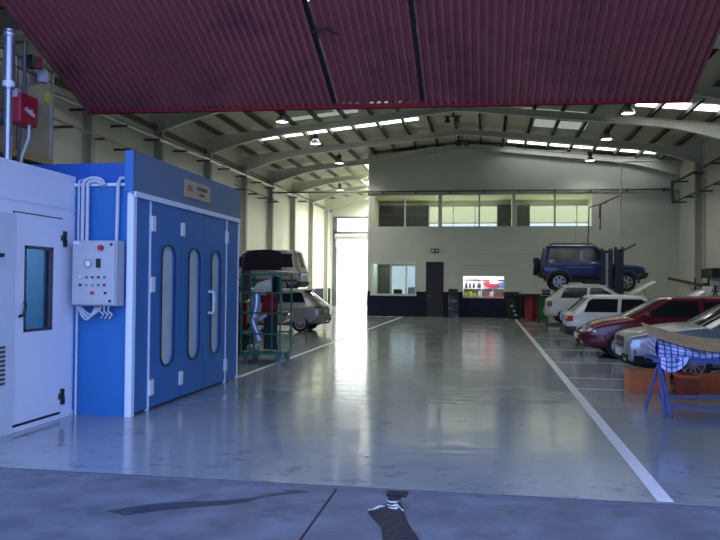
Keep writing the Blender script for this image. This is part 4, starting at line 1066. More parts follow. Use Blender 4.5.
# red hatchback, nose to the aisle
def red_car():
    L = 4.05
    c = hatch_cfg(L, 1.70, 1.41, M['p_red'], belt=.95, hood=.90, nose=.66, xfb=2.80, axles=(.72, 3.20), wr=.30, mirror=(2.62, 1.00), spokes=6,
        windows=[(1.46, 2.70, 2.12, 1.50, .08, .90), (.42, 1.36, 1.38, .56, .10, .88)],
        seams=[(1.40, 1.42, .28, .93), (2.62, 2.56, .28, .93)], handles=[(1.52, .80)], sidetrim=[(1.0, 2.82, .46, .52)], trim_m=M['p_red'])
    N_ = 'x+'
    c['patches'] = [
        ('headlight', N_, [(.34, .58), (.68, .60), (.66, .70), (.34, .67)], M['headlamp'], dict(off=.012)), ('headlight', N_, [(-.34, .58), (-.68, .60), (-.66, .70), (-.34, .67)], M['headlamp'], dict(off=.012)),
        ('indicator', 'y-', [(3.72, .60), (3.90, .60), (3.88, .68), (3.74, .68)], M['headlamp'], dict(off=.010)), ('indicator', 'y+', [(3.72, .60), (3.90, .60), (3.88, .68), (3.74, .68)], M['headlamp'], dict(off=.010)),
        ('grille', N_, [(-.30, .60), (.30, .60), (.30, .665), (-.30, .665)], M['trim'], dict(off=.008)),
        ('air_intake', N_, [(-.42, .30), (.42, .30), (.42, .40), (-.42, .40)], M['under'], dict(off=.010)),
        ('front_bumper', N_, [(-.80, .43), (.80, .43), (.80, .53), (-.80, .53)], M['p_red'], dict(off=.045, n1=14)),
        ('license_plate', N_, [(-.24, .43), (.24, .43), (.24, .53), (-.24, .53)], M['plate'], dict(off=.055)),
        ('fog_lamp', N_, [(.50, .33), (.62, .33), (.62, .40), (.50, .40)], M['headlamp'], dict(off=.012)), ('fog_lamp', N_, [(-.50, .33), (-.62, .33), (-.62, .40), (-.50, .40)], M['headlamp'], dict(off=.012)),
        ('tail_light', 'x-', [(.55, .68), (.76, .68), (.76, .88), (.55, .88)], M['taillamp']), ('tail_light', 'x-', [(-.55, .68), (-.76, .68), (-.76, .88), (-.55, .88)], M['taillamp']),
        ('bonnet_seam', 'z+', [(2.95, -.66), (2.96, -.66), (3.92, -.52), (3.90, -.52)], M['under'], dict(off=.002, n1=1, n2=8)), ('bonnet_seam', 'z+', [(2.95, .66), (2.96, .66), (3.92, .52), (3.90, .52)], M['under'], dict(off=.002, n1=1, n2=8)),
        ('badge', N_, [(-.04, .69), (.04, .69), (.04, .73), (-.04, .73)], M['chrome'])]
    return make_vehicle('hatchback_car', 'red hatchback parked nose towards the aisle beside white cars', 'car', (2.14+L, 18.1+.85, 0), PI, c)
red_car()

# silver saloon behind the trestle, nose to the aisle
def silver_car():
    L = 4.35
    c = hatch_cfg(L, 1.74, 1.43, M['p_silver'], belt=.95, hood=.93, nose=.82, xfb=2.95, wid=[(0, .84), (.04, .90), (.12, .955), (.5, .995), (1.0, 1.0), (L-1.2, 1.0), (L-.5, .98), (L-.2, .95), (L-.05, .90), (L, .84)], axles=(.80, 3.27), wr=.32, mirror=(2.75, 1.0), spokes=10,
        windows=[(1.62, 2.86, 2.22, 1.66, .08, .90), (.62, 1.52, 1.54, .80, .10, .88)], seams=[(1.56, 1.58, .28, .92), (2.78, 2.7, .28, .92)], handles=[(1.68, .80)], sidetrim=[(1.1, 3.0, .46, .54)])
    N_ = 'x+'
    c['patches'] = [
        ('headlight', N_, [(.40, .57), (.76, .58), (.75, .73), (.42, .72)], M['headlamp'], dict(off=.014)), ('headlight', N_, [(-.40, .57), (-.76, .58), (-.75, .73), (-.42, .72)], M['headlamp'], dict(off=.014)),
        ('headlight_side', 'y-', [(4.10, .60), (4.31, .59), (4.31, .72), (4.14, .71)], M['headlamp'], dict(off=.012)), ('headlight_side', 'y+', [(4.10, .60), (4.31, .59), (4.31, .72), (4.14, .71)], M['headlamp'], dict(off=.012)),
        ('grille', N_, [(-.36, .56), (.36, .56), (.34, .74), (-.34, .74)], M['trim'], dict(off=.012)),
        ('grille_bar', N_, [(-.35, .615), (.35, .615), (.35, .645), (-.35, .645)], M['chrome'], dict(off=.02, n2=1)),
        ('lower_bumper', N_, [(-.80, .22), (.80, .22), (.80, .44), (-.80, .44)], M['under'], dict(off=.020, n1=14)),
        ('front_bumper', N_, [(-.80, .46), (.80, .46), (.80, .54), (-.80, .54)], M['p_silver'], dict(off=.03, n1=14)), ('bumper_side', 'y-', [(3.72, .22), (4.33, .22), (4.33, .44), (3.66, .44)], M['under'], dict(off=.012)), ('bumper_side', 'y+', [(3.72, .22), (4.33, .22), (4.33, .44), (3.66, .44)], M['under'], dict(off=.012)),
        ('license_plate', N_, [(-.26, .40), (.26, .40), (.26, .51), (-.26, .51)], M['plate'], dict(off=.055)),
        ('plate_band', N_, [(-.26, .40), (-.21, .40), (-.21, .51), (-.26, .51)], M['bluepaint'], dict(off=.058)),
        ('indicator', N_, [(.48, .34), (.66, .34), (.66, .39), (.48, .39)], M['amber'], dict(off=.03)),
        ('tail_light', 'x-', [(.55, .68), (.76, .68), (.76, .88), (.55, .88)], M['taillamp']), ('tail_light', 'x-', [(-.55, .68), (-.76, .68), (-.76, .88), (-.55, .88)], M['taillamp']),
        ('bonnet_seam', 'z+', [(3.1, -.68), (3.11, -.68), (4.15, -.56), (4.13, -.56)], M['under'], dict(off=.002, n1=1, n2=8)), ('bonnet_seam', 'z+', [(3.1, .68), (3.11, .68), (4.15, .56), (4.13, .56)], M['under'], dict(off=.002, n1=1, n2=8))]
    r = make_vehicle('saloon_car', 'silver saloon parked behind the blue trestle table and orange crates', 'car', (2.44+L, 13.95+.87, 0), PI, c)
    t, patch, cab, bvb, bvc = r
    b = nbm()
    for y in (-.35, .25): bar(b, (3.14, y, .97), (2.75, y+.45, 1.10), .025, .02)
    obj('wiper', b, M['trim'], t)
silver_car()

def white_hatch(label, loc, L, W, H, belt, hood_h, xfb, lamp, hood_ang, hood_len, dark_bump, red_lamp):
    c = hatch_cfg(L, W, H, M['p_white'], belt=belt, hood=hood_h, nose=.64, xfb=xfb, axles=(.62, L-.82), wr=.285, mirror=(xfb-.15, belt+.06), mirror_m=M['trim'], spokes=7,
        windows=[(1.45, xfb-.06, xfb-.72, 1.50, .08, .86), (.46, 1.36, 1.40, .62, .10, .86)] , seams=[(1.38, 1.40, .26, belt-.02), (xfb-.2, xfb-.22, .26, belt-.02)], handles=[(1.52, belt-.14)], sidetrim=[(.98, xfb+.05, .44, .50)])
    c['cabin'] = (xfb+.20, xfb-.58, .62, .08, belt-.02, H)
    T = 'x-'
    c['patches'] = [
        ('tail_light', T, [(.56, lamp), (.76, lamp), (.74, lamp+.19), (.56, lamp+.19)], red_lamp, dict(off=.014)), ('tail_light', T, [(-.56, lamp), (-.76, lamp), (-.74, lamp+.19), (-.56, lamp+.19)], red_lamp, dict(off=.014)),
        ('tail_light_side', 'y-', [(.03, lamp), (.17, lamp), (.16, lamp+.19), (.05, lamp+.19)], red_lamp, dict(off=.010)), ('tail_light_side', 'y+', [(.03, lamp), (.17, lamp), (.16, lamp+.19), (.05, lamp+.19)], red_lamp, dict(off=.010)),
        ('rear_bumper', T, [(-.78, .30), (.78, .30), (.78, .52), (-.78, .52)], dark_bump, dict(off=.06, n1=14)),
        ('bumper_side', 'y-', [(.0, .32), (.26, .32), (.26, .52), (.0, .52)], dark_bump, dict(off=.02)), ('bumper_side', 'y+', [(.0, .32), (.26, .32), (.26, .52), (.0, .52)], dark_bump, dict(off=.02)),
        ('license_plate', T, [(-.25, .56), (.25, .56), (.25, .67), (-.25, .67)], M['plate'], dict(off=.012)),
        ('headlight', 'x+', [(.36, .54), (.68, .55), (.66, .66), (.36, .64)], M['headlamp']), ('headlight', 'x+', [(-.36, .54), (-.68, .55), (-.66, .66), (-.36, .64)], M['headlamp']),
        ('grille', 'x+', [(-.33, .56), (.33, .56), (.33, .64), (-.33, .64)], M['trim']),
        ('engine_bay', 'z+', [(xfb+.26, -.62), (L-.22, -.52), (L-.22, .52), (xfb+.26, .62)], M['under'], dict(off=.006, n1=8))]
    t, patch, cab, bvb, bvc = make_vehicle('hatchback_car', label, 'car', loc, 0, c)
    # raised bonnet hinged at the windscreen
    b = nbm(); ca, sa = math.cos(math.radians(hood_ang)), math.sin(math.radians(hood_ang)); hx, hz = xfb+.20, hood_h+.12
    def hp(u, v, dz=0):
        s = u*hood_len; yy = (v-.5)*2*(.70-.08*u); bow = .05*(1-(2*v-1)**2)-.05*u*u+dz
        return (hx+s*ca-bow*sa, yy, hz+s*sa+bow*ca)
    V = [[b.verts.new(hp(i/8, j/10)) for j in range(11)] for i in range(9)]; V2 = [[b.verts.new(hp(i/8, j/10, -.035)) for j in range(11)] for i in range(9)]
    for i in range(8):
        for j in range(10): b.faces.new((V[i][j], V[i+1][j], V[i+1][j+1], V[i][j+1])); b.faces.new((V2[i][j], V2[i][j+1], V2[i+1][j+1], V2[i+1][j]))
        b.faces.new((V[i][0], V2[i][0], V2[i+1][0], V[i+1][0])); b.faces.new((V[i][10], V[i+1][10], V2[i+1][10], V2[i][10]))
    for j in range(10): b.faces.new((V[0][j], V[0][j+1], V2[0][j+1], V2[0][j])); b.faces.new((V[8][j], V2[8][j], V2[8][j+1], V[8][j+1]))
    bo = obj('bonnet', b, M['p_white'], t, True)
    b = nbm(); tube(b, [(hx+hood_len*.75, .55, hood_h), (hx+hood_len*.8*ca, .5, hz+hood_len*.8*sa-.04)], .012, 6); obj('bonnet_prop', b, M['dsteel'], bo)
    b = nbm(); box(b, hx+.12, hx+.75, -.36, .36, hood_h-.10, hood_h+.06, .03); box(b, hx+.2, hx+.45, -.5, -.25, hood_h-.05, hood_h+.08, .02); obj('engine', b, M['dsteel'], t)
    if hood_ang < 40: pass
    return t
white_hatch('white hatchback with its bonnet up, nearest the red car', (2.22, 22.15+.83, 0), 3.90, 1.67, 1.40, .90, .86, 2.74, .66, 38, .98, M['skirt'], M['taillamp'])
PL = .28
white_hatch('white hatchback slightly raised with bonnet open, in front of the blue off-roader', (2.12, 28.05+.82, PL), 3.75, 1.64, 1.42, .92, .87, 2.60, .64, 33, 1.12, M['p_white'], mat('lamp_orange_red', (.48, .07, .02), .2))
lf = thing('scissor_lift', 'low dark scissor lift under the raised white hatchback', 'lift', (3.9, 28.87, 0))
for y in (-.62, .62):
    pbox('platform', M['dsteel'], lf, -1.75, 1.75, y-.22, y+.22, .17, .26); pbox('base_frame', M['dsteel'], lf, -1.2, 1.2, y-.15, y+.15, 0, .05)
    b = nbm(); bar(b, (-.9, y, .05), (.3, y, .18), .06, .04); bar(b, (.9, y, .05), (-.3, y, .18), .06, .04); obj('scissor_arm', b, M['steel'], lf)

# blue off-roader on the two-post lift
def suv():
    L = 4.02; Z0 = 1.46
    c = dict(L=L, W=1.76, paint=M['p_blue'], wr=.37, tw=.24, axles=(.72, 3.26), spokes=6, lift=0,
        xs=[0, .04, .12, .4, .9, 1.5, 2.1, 2.5, 2.72, 3.2, 3.6, 3.86, 3.97, L],
        top=[(0, 1.12), (.08, 1.20), (.4, 1.22), (2.45, 1.20), (2.66, 1.16), (3.2, 1.12), (3.7, 1.07), (3.97, 1.0), (L, .92)],
        bot=[(0, .62), (.2, .56), (.8, .48), (3.2, .46), (3.7, .52), (L, .60)],
        wid=[(0, .86), (.06, .92), (.2, .96), (1, 1.0), (2.8, 1.0), (3.4, .97), (3.8, .92), (3.97, .84), (L, .80)],
        crown=[(0, .03), (2.5, .04), (3.2, .07), (L, .05)],
        cabin=(2.66, 2.20, .18, .04, 1.18, 1.82), cw=(.94, .82), bulge=(.05, .03),
        windows=[(1.62, 2.50, 2.14, 1.62, .08, .86), (.30, 1.52, 1.52, .36, .12, .84)], seams=[(1.56, 1.57, .62, 1.18), (2.55, 2.52, .55, 1.16)], handles=[(1.66, 1.02)],
        sidetrim=[(.05, .36, .58, .80), (1.12, 2.84, .52, .62), (3.66, 3.95, .60, .78)], trim_m=M['skirt'], mirror=(2.42, 1.26), mirror_m=M['trim'])
    c['patches'] = [('tail_light', 'x-', [(.62, .86), (.76, .86), (.76, 1.10), (.62, 1.10)], M['taillamp']), ('tail_light', 'x-', [(-.62, .86), (-.76, .86), (-.76, 1.10), (-.62, 1.10)], M['taillamp']),
        ('rear_bumper', 'x-', [(-.80, .56), (.80, .56), (.80, .72), (-.80, .72)], M['skirt'], dict(off=.10, n1=12)),
        ('front_bumper', 'x+', [(-.80, .56), (.80, .56), (.80, .76), (-.80, .76)], M['skirt'], dict(off=.12, n1=12)),
        ('grille', 'x+', [(-.36, .82), (.36, .82), (.36, .96), (-.36, .96)], M['trim']), ('headlight', 'x+', [(.42, .82), (.70, .82), (.70, .95), (.42, .95)], M['headlamp']), ('headlight', 'x+', [(-.42, .82), (-.70, .82), (-.70, .95), (-.42, .95)], M['headlamp']),
        ('side_decal', 'y-', [(.95, .93), (2.0, .93), (2.0, .965), (.95, .965)], mat('decal_pale_blue', (.14, .22, .50), .4), dict(off=.004, n2=1)), ('side_decal', 'y+', [(.95, .93), (2.0, .93), (2.0, .965), (.95, .965)], mat('decal_pale_blue', (0, 0, 0)), dict(off=.004, n2=1)),
        ('filler_cap', 'y-', [(.62, 1.04), (.74, 1.04), (.74, 1.13), (.62, 1.13)], M['p_blue'], dict(off=.012))]
    t, patch, cab, bvb, bvc = make_vehicle('off_roader', 'blue off-roader raised on the two-post lift before the office front', 'car', (2.08, 31.0+.88, Z0), 0, c)
    for ys in (-1, 1):
        for ax in c['axles']:
            b = nbm(); tube(b, [(ax+.46*math.cos(a), ys*.875, .37+.44*math.sin(a)) for a in [math.radians(d) for d in range(-5, 190, 15)]], .05, 8); obj('wheel_flare', b, M['skirt'], t, True)
        b = nbm(); tube(b, [(.35, ys*.60, 1.84), (.45, ys*.60, 1.90), (1.95, ys*.60, 1.90), (2.1, ys*.60, 1.83)], .02, 6); obj('roof_rail', b, M['trim'], t, True)
        b = nbm(); tube(b, [(1.15, ys*.86, .47), (1.3, ys*.93, .42), (2.5, ys*.93, .42), (2.7, ys*.86, .47)], .035, 8); obj('side_step', b, M['trim'], t, True)
    b = nbm(); R = Matrix.Translation((-.13, -.10, .98)) @ Matrix.Rotation(-PI/2, 4, 'Y')
    lathe(b, [(.12, -.11), (.33, -.12), (.36, -.08), (.36, .08), (.33, .12), (.12, .10), (0, .10)], 24, R); sp_ = obj('spare_wheel', b, M['rubber'], t, True)
    b = nbm(); lathe(b, [(0, .125), (.16, .125), (.2, .11), (.2, .10)], 18, R); obj('rim', b, M['wheel'], sp_)
    b = nbm(); box(b, -.03, .05, -.2, .0, .9, 1.06); obj('spare_bracket', b, M['trim'], t)
    b = nbm(); box(b, .3, 3.7, -.40, .40, .36, .50); bar(b, (.72, -.7, .37), (.72, .7, .37), .12, .12); bar(b, (3.26, -.7, .37), (3.26, .7, .37), .12, .12); obj('chassis', b, M['under'], t)
    return t
suv()
def lift_post(name, label, x, y, h, arms, stripe, w_=.16):
    t = thing(name, label, 'lift', (x, y, 0))
    pbox('base_plate', M['dsteel'], t, -.35, .35, -.22, .22, 0, .025)
    pbox('column', mat('lift_blue_black', (.022, .026, .045), .5, var=.1), t, -w_, w_, -.14, .14, .025, h, .01)
    if stripe: pbox('guide_rail', mat('guide_pale', (.30, .34, .44), .4), t, -.03, .06, -.15, -.14, .4, h-.1)
    bm = nbm(); box(bm, -w_*1.1, -w_*.5, -.1, .1, h, h+.08); box(bm, w_*.5, w_*1.1, -.1, .1, h, h+.08); obj('top_lug', bm, M['dsteel'], t)
    for (dx, dy, z) in arms:
        bm = nbm(); bar(bm, (0, .1 if dy > 0 else -.1, z), (dx, dy, z), .11, .09); bar(bm, (dx, dy, z), (dx, dy, z+.10), .14, .14, (1, 0, 0)); obj('support_arm', bm, M['dsteel'], t)
    return t
lp_ = lift_post('lift_post', 'dark lift post in front of the blue off-roader door, right of the pale-striped one', 4.99, 30.62, 3.10, [(-1.1, .72, 1.80), (.55, .72, 1.80)], False)
bm = nbm(); bar(bm, (.10, 0, 3.02), (.62, -.05, 3.30), .07, .07); obj('lock_lever', bm, M['dsteel'], lp_)
lift_post('lift_post', 'lift post behind the blue off-roader', 4.99, 33.15, 3.10, [(-1.1, -.72, 1.80), (.55, -.72, 1.80)], False)
lift_post('lift_post', 'dark lift post with a pale vertical stripe in front of blue off-roader', 4.44, 30.15, 3.02, [], True, .20)

# silver hatchback on the left, tail to the aisle
def silver_hatch():
    L = 3.84
    c = hatch_cfg(L, 1.65, 1.45, M['p_silver'], belt=.96, hood=.90, nose=.68, xfb=2.66, axles=(.72, 3.12), wr=.29, spokes=8, mirror=(2.5, 1.0),
        windows=[(1.45, 2.58, 1.98, 1.5, .08, .88), (.55, 1.36, 1.40, .72, .14, .86)], seams=[(1.38, 1.40, .28, .93), (2.5, 2.46, .28, .93)], handles=[(1.52, .82)])
    c['cabin'] = (2.86, 2.04, .66, .06, .94, 1.45); c['rear_glass'] = .22
    c['patches'] = [('tail_light', 'x-', [(.50, .82), (.76, .84), (.74, 1.0), (.56, .98)], M['taillamp'], dict(off=.014)), ('tail_light', 'x-', [(-.50, .82), (-.76, .84), (-.74, 1.0), (-.56, .98)], M['taillamp'], dict(off=.014)),
        ('tail_light_side', 'y-', [(.02, .82), (.26, .84), (.22, .96), (.05, .98)], M['taillamp'], dict(off=.01)), ('tail_light_side', 'y+', [(.02, .82), (.26, .84), (.22, .96), (.05, .98)], M['taillamp'], dict(off=.01)),
        ('rear_bumper', 'x-', [(-.78, .36), (.78, .36), (.78, .58), (-.78, .58)], M['p_silver'], dict(off=.06, n1=14)), ('license_plate', 'x-', [(-.25, .64), (.25, .64), (.25, .75), (-.25, .75)], M['plate']),
        ('headlight', 'x+', [(.34, .58), (.68, .60), (.66, .74), (.34, .70)], M['headlamp']), ('headlight', 'x+', [(-.34, .58), (-.68, .60), (-.66, .74), (-.34, .70)], M['headlamp'])]
    t, patch, cab, bvb, bvc = make_vehicle('hatchback_car', 'silver hatchback with its tail to the aisle behind the green trolley', 'car', (-5.58, 25.2+.83, 0), PI, c)
    b = nbm(); box(b, .50, .74, -.55, .55, 1.40, 1.45, .015); obj('spoiler', b, M['p_silver'], t, True)
    b = nbm(); tube(b, [(.2, 0, .30), (-.10, 0, .30), (-.16, 0, .40)], .03, 8); b2 = bmesh.new(); bmesh.ops.create_uvsphere(b2, u_segments=10, v_segments=8, radius=.045); merge(b, b2, Matrix.Translation((-.16, 0, .43))); obj('tow_bar', b, M['trim'], t, True)
silver_hatch()

# grey van high on a lift at the left
def van():
    L = 4.1; Z0 = 1.24
    c = dict(L=L, W=1.72, paint=M['p_grey'], wr=.30, axles=(.75, 3.30), spokes=6,
        xs=[0, .03, .10, .4, 1, 1.8, 2.4, 2.9, 3.1, 3.5, 3.85, 4.04, L],
        top=[(0, .98), (.06, 1.02), (.4, 1.03), (2.9, 1.0), (3.1, .98), (3.5, .90), (3.85, .80), (L, .62)], bot=[(0, .38), (.1, .28), (.6, .22), (3.5, .22), (L, .34)],
        wid=[(0, .88), (.05, .94), (.2, .98), (1, 1), (3, 1), (3.5, .96), (3.9, .86), (L, .72)], crown=[(0, .03), (3, .04), (L, .06)],
        cabin=(3.15, 2.45, .24, .02, 1.0, 1.78), cw=(.95, .82), bulge=(.08, .03), rear_glass=.12,
        windows=[(2.02, 2.92, 2.40, 2.02, .08, .86), (1.10, 1.92, 1.92, 1.12, .08, .86), (.18, 1.0, 1.0, .34, .10, .84)], seams=[(1.96, 1.96, .3, 1.0), (1.05, 1.05, .3, 1.0)], handles=[(2.06, .86), (1.1, .86)], sidetrim=[(.1, 3.0, .50, .58)])
    c['patches'] = [('tail_light', 'x-', [(.62, .72), (.78, .72), (.78, 1.02), (.62, 1.02)], M['taillamp']), ('tail_light', 'x-', [(-.62, .72), (-.78, .72), (-.78, 1.02), (-.62, 1.02)], M['taillamp']),
        ('rear_bumper', 'x-', [(-.80, .30), (.80, .30), (.80, .50), (-.80, .50)], M['skirt'], dict(off=.07, n1=12)), ('license_plate', 'x-', [(-.28, .56), (.28, .56), (.28, .68), (-.28, .68)], M['plate'], dict(off=.012)),
        ('chrome_strip', 'x-', [(-.42, .76), (.42, .76), (.42, .82), (-.42, .82)], M['chrome'], dict(off=.012)),
        ('headlight', 'x+', [(.36, .58), (.66, .58), (.66, .72), (.36, .72)], M['headlamp']), ('headlight', 'x+', [(-.36, .58), (-.66, .58), (-.66, .72), (-.36, .72)], M['headlamp'])]
    make_vehicle('van', 'grey van raised high on a lift beyond the green trolley', 'van', (-7.55, 30.0+.86, Z0), PI, c)
van()
lift_post('lift_post', 'near post of the left lift below the grey van', -9.6, 29.45, 2.70, [(1.2, .80, 1.36), (-.8, .80, 1.36)], False)
lift_post('lift_post', 'far post of the left lift behind the grey van', -9.6, 32.25, 2.70, [(1.2, -.80, 1.36), (-.8, -.80, 1.36)], False)

# pale bonnet leaning on a panel stand behind the red car
ps = thing('panel_stand', 'dark steel panel stand behind the red and white hatchbacks', 'stand', (6.75, 24.9, 0))
for y in (-.55, .55):
    b = nbm(); bar(b, (-.45, y, .02), (.05, y, 1.72), .04, .04, (0, 1, 0)); bar(b, (.45, y, .02), (-.02, y, 1.70), .04, .04, (0, 1, 0)); obj('frame', b, M['dsteel'], ps)
b = nbm(); bar(b, (.03, -.55, 1.70), (.03, .55, 1.70), .04, .04); bar(b, (-.30, -.55, .5), (-.30, .55, .5), .04, .04); obj('cross_bar', b, M['dsteel'], ps)
b = nbm()
def hp(u, v, dz=0): return (6.20+u*.55-.05*(1-(2*v-1)**2)-dz*.9, 24.9+(v-.5)*(1.3-.12*u), .55+u*1.12+dz*.4)
V = [[[b.verts.new(hp(i/6, j/8, dz)) for j in range(9)] for i in range(7)] for dz in (.03, .06)]
for i in range(6):
    for j in range(8): b.faces.new((V[0][i][j], V[0][i+1][j], V[0][i+1][j+1], V[0][i][j+1])); b.faces.new((V[1][i][j], V[1][i][j+1], V[1][i+1][j+1], V[1][i+1][j]))
    b.faces.new((V[0][i][0], V[1][i][0], V[1][i+1][0], V[0][i+1][0])); b.faces.new((V[0][i][8], V[0][i+1][8], V[1][i+1][8], V[1][i][8]))
for j in range(8): b.faces.new((V[0][0][j], V[0][0][j+1], V[1][0][j+1], V[1][0][j])); b.faces.new((V[0][6][j], V[1][6][j], V[1][6][j+1], V[0][6][j+1]))
tag(obj('bonnet', b, mat('bonnet_primer', (.50, .50, .44), .45), None, True), 'pale grey car bonnet leaning on the dark panel stand', 'car part')
# ------------------------------------------------------------------ green parts trolley and the body parts on it
tx0, tx1, ty0, ty1 = -5.06, -4.22, 15.22, 16.10
tr = thing('parts_trolley', 'green tubular parts trolley loaded with car body panels beside the booth', 'trolley', ((tx0+tx1)/2, (ty0+ty1)/2, 0))
hx, hy = (tx1-tx0)/2, (ty1-ty0)/2
for sx in (-1, 1):
    for sy in (-1, 1):
        bm = nbm(); box(bm, sx*hx-.018, sx*hx+.018, sy*hy-.018, sy*hy+.018, .17, 1.84); obj('upright', bm, M['green'], tr)
for z in (.60, 1.03, 1.45, 1.84):
    for a, b in (((-hx, -hy), (hx, -hy)), ((-hx, hy), (hx, hy)), ((-hx, -hy), (-hx, hy)), ((hx, -hy), (hx, hy))):
        if z == .60 and a[0] == hx: continue
        bm = nbm(); bar(bm, (*a, z), (*b, z), .028, .028); obj('rail', bm, M['green'], tr)
for x in (-.22, .24):
    bm = nbm(); bar(bm, (x, -hy, .2), (x, -hy, 1.84), .02, .02, (0, 1, 0)); obj('rod', bm, M['green'], tr)
bm = nbm(); box(bm, -hx-.02, hx+.02, -hy-.02, hy+.02, .17, .22); obj('deck', bm, M['green'], tr)
for z in (1.03, 1.45):
    bm = nbm(); box(bm, -hx, hx, .1, hy, z-.012, z+.012); obj('half_shelf', bm, M['dsteel'], tr)
for sx in (-1, 1):
    for sy in (-1, 1):
        cx, cy = sx*(hx-.06), sy*(hy-.08)
        bm = nbm(); box(bm, cx-.035, cx+.035, cy-.035, cy+.035, .145, .17); bar(bm, (cx-.03, cy, .15), (cx-.03, cy+.04, .08), .012, .05, (0, 0, 1)); bar(bm, (cx+.03, cy, .15), (cx+.03, cy+.04, .08), .012, .05, (0, 0, 1))
        f = obj('castor', bm, M['steel'], tr)
        bm = nbm(); R = Matrix.Translation((cx, cy+.04, .08)) @ Matrix.Rotation(PI/2, 4, 'Y') @ Matrix.Rotation(.5, 4, 'X')
        lathe(bm, [(.04, -.02), (.08, -.022), (.08, .022), (.04, .02)], 18, R); obj('castor_tyre', bm, mat('castor_blue', (.12, .26, .36), .5), f, True)
        bm = nbm(); lathe(bm, [(0, -.024), (.03, -.024), (.045, -.02), (.045, .02), (.03, .024), (0, .024)], 14, R); obj('castor_hub', bm, M['steel'], f, True)
def panel(name, label, fn, m, th=.012, nu=14, nv=14, cat='car part', uv=None):
    bm = nbm(); grid(bm, fn, nu, nv, th, uv); return tag(obj(name, bm, m, None, True, ang=50), label, cat)
# red bumper skin flat on top, black bonnet standing on it
panel('bumper_skin', 'dark red bumper skin lying flat across the trolley top', lambda u, v: (tx0-.06+u*1.16, ty0-.06+v*.75+.12*(2*u-1)**2, 1.87+.03*math.sin(u*PI)+.03*v), mat('panel_dark_red', (.10, .010, .018), .3))
def bonnet(u, v):
    w_ = .86-.10*v
    return (-4.67+(u-.5)*w_*1.0-.02*v, ty0+.10+.22*v+.06*(1-(2*u-1)**2), 1.93+v*(.44-.05*(2*u-1)**2))
panel('bonnet', 'black car bonnet standing upright on top of green trolley', bonnet, mat('panel_black', (.006, .006, .010), .55, var=.2, spec=.25))
bm = nbm()
for x in (-4.86, -4.70): box(bm, x-.04, x+.04, ty0+.085, ty0+.11, 2.02, 2.055)
tag(obj('bonnet_bracket', bm, M['steel']), 'pair of small pale hinge plates at the foot of the black bonnet', 'bracket') if False else bm.free()
def fender(u, v):
    a = v*1.5
    return (-4.90+.38*u+.16*v-.04*math.sin(u*PI), ty0+.10+.20*u-.05*math.sin(v*PI), 1.42+.38*v-.14*(1-u)*v-.02*u)
panel('front_fender', 'pale cream wing panel leaning on the upper trolley level', fender, paint('panel_cream', (.80, .70, .46), .35))
def bump(u, v):
    return (-4.92+.20*u+.05*math.sin(v*2.2), ty0+.06-.06*math.sin(u*PI)+.04*v, .92+.56*v)
panel('bumper', 'pale blue silver bumper standing in the trolley middle levels', bump, paint('panel_ice', (.40, .48, .62), .25, .4))
panel('bumper_corner', 'pale silver bumper corner below the blue silver bumper on the trolley', lambda u, v: (-4.94+.16*u+.16*(1-v), ty0+.07-.04*math.sin(u*PI), .46+.44*v), paint('panel_lilac', (.44, .46, .60), .25, .3))
panel('bracket_arm', 'short pale bracket arm sticking out beside silver bumper corner', lambda u, v: (-4.72+.18*u, ty0+.10, .86+.10*u+.07*v), M['grey_t'], .02, 4, 4)
panel('rear_fender', 'red wing panel in the middle of green trolley', lambda u, v: (-4.70+.34*u, ty0+.22+.10*math.sin(v*PI), 1.05+.42*v-.10*u*(1-v)), paint('panel_red', (.26, .010, .025), .3))
panel('red_bumper', 'red bumper end on the right side of green trolley', lambda u, v: (-4.36+.14*math.sin(v*PI), ty0+.45+.65*u, .80+.24*v), MATS['panel_red'])
panel('wheel_arch_liner', 'black wheel arch liner hanging at the right of trolley top level', lambda u, v: (-4.44+.20*u, ty0+.15+.12*math.sin(u*PI), 1.48+.34*v-.06*u), M['black'])
panel('inner_panel', 'dark inner panel leaning behind red wing on the trolley', lambda u, v: (-4.72+.30*u, ty0+.46+.05*v, .24+.78*v), M['trim'])
panel('strut_rod', 'thin bent black strip standing at the lower right of trolley', lambda u, v: (-4.42+.03*u+.10*(1-v), ty0+.12, .24+.75*v), M['trim'], .012, 3, 8)
for k, x in enumerate((-4.90, -4.76)):
    bm = nbm(); b2 = bmesh.new(); bmesh.ops.create_uvsphere(b2, u_segments=14, v_segments=10, radius=1); merge(bm, b2, Matrix.Translation((x, ty0+.12, .30)) @ Matrix.Diagonal((.07, .08, .07, 1)))
    hl = tag(obj('head_lamp_unit', bm, M['headlamp'], None, True), ['left of two bright lamp units on the trolley deck', 'right of two bright lamp units on the trolley deck'][k], 'car part', 'lamp units on the trolley deck')
for k, (x, y) in enumerate(((-5.66, 17.1),)):
    for q in range(3):
        bm = nbm(); lathe(bm, [(.19, 0), (.28, .0), (.31, .04), (.31, .15), (.28, .19), (.19, .19), (.17, .1), (.19, 0)], 24, Matrix.Translation((x, y, .19*q)))
        tag(obj('tyre', bm, M['rubber'], None, True), ['bottom tyre of the stack between booth and trolley', 'middle tyre of the stack between booth and trolley', 'top tyre of the stack between booth and trolley'][q], 'tyre', 'tyre stack by the booth')
panel('door_skin', 'red door skin standing on the tyre stack between booth and trolley', lambda u, v: (-5.86+.34*u, 17.0+.05*math.sin(u*PI), .585+.62*v), MATS['panel_red'])

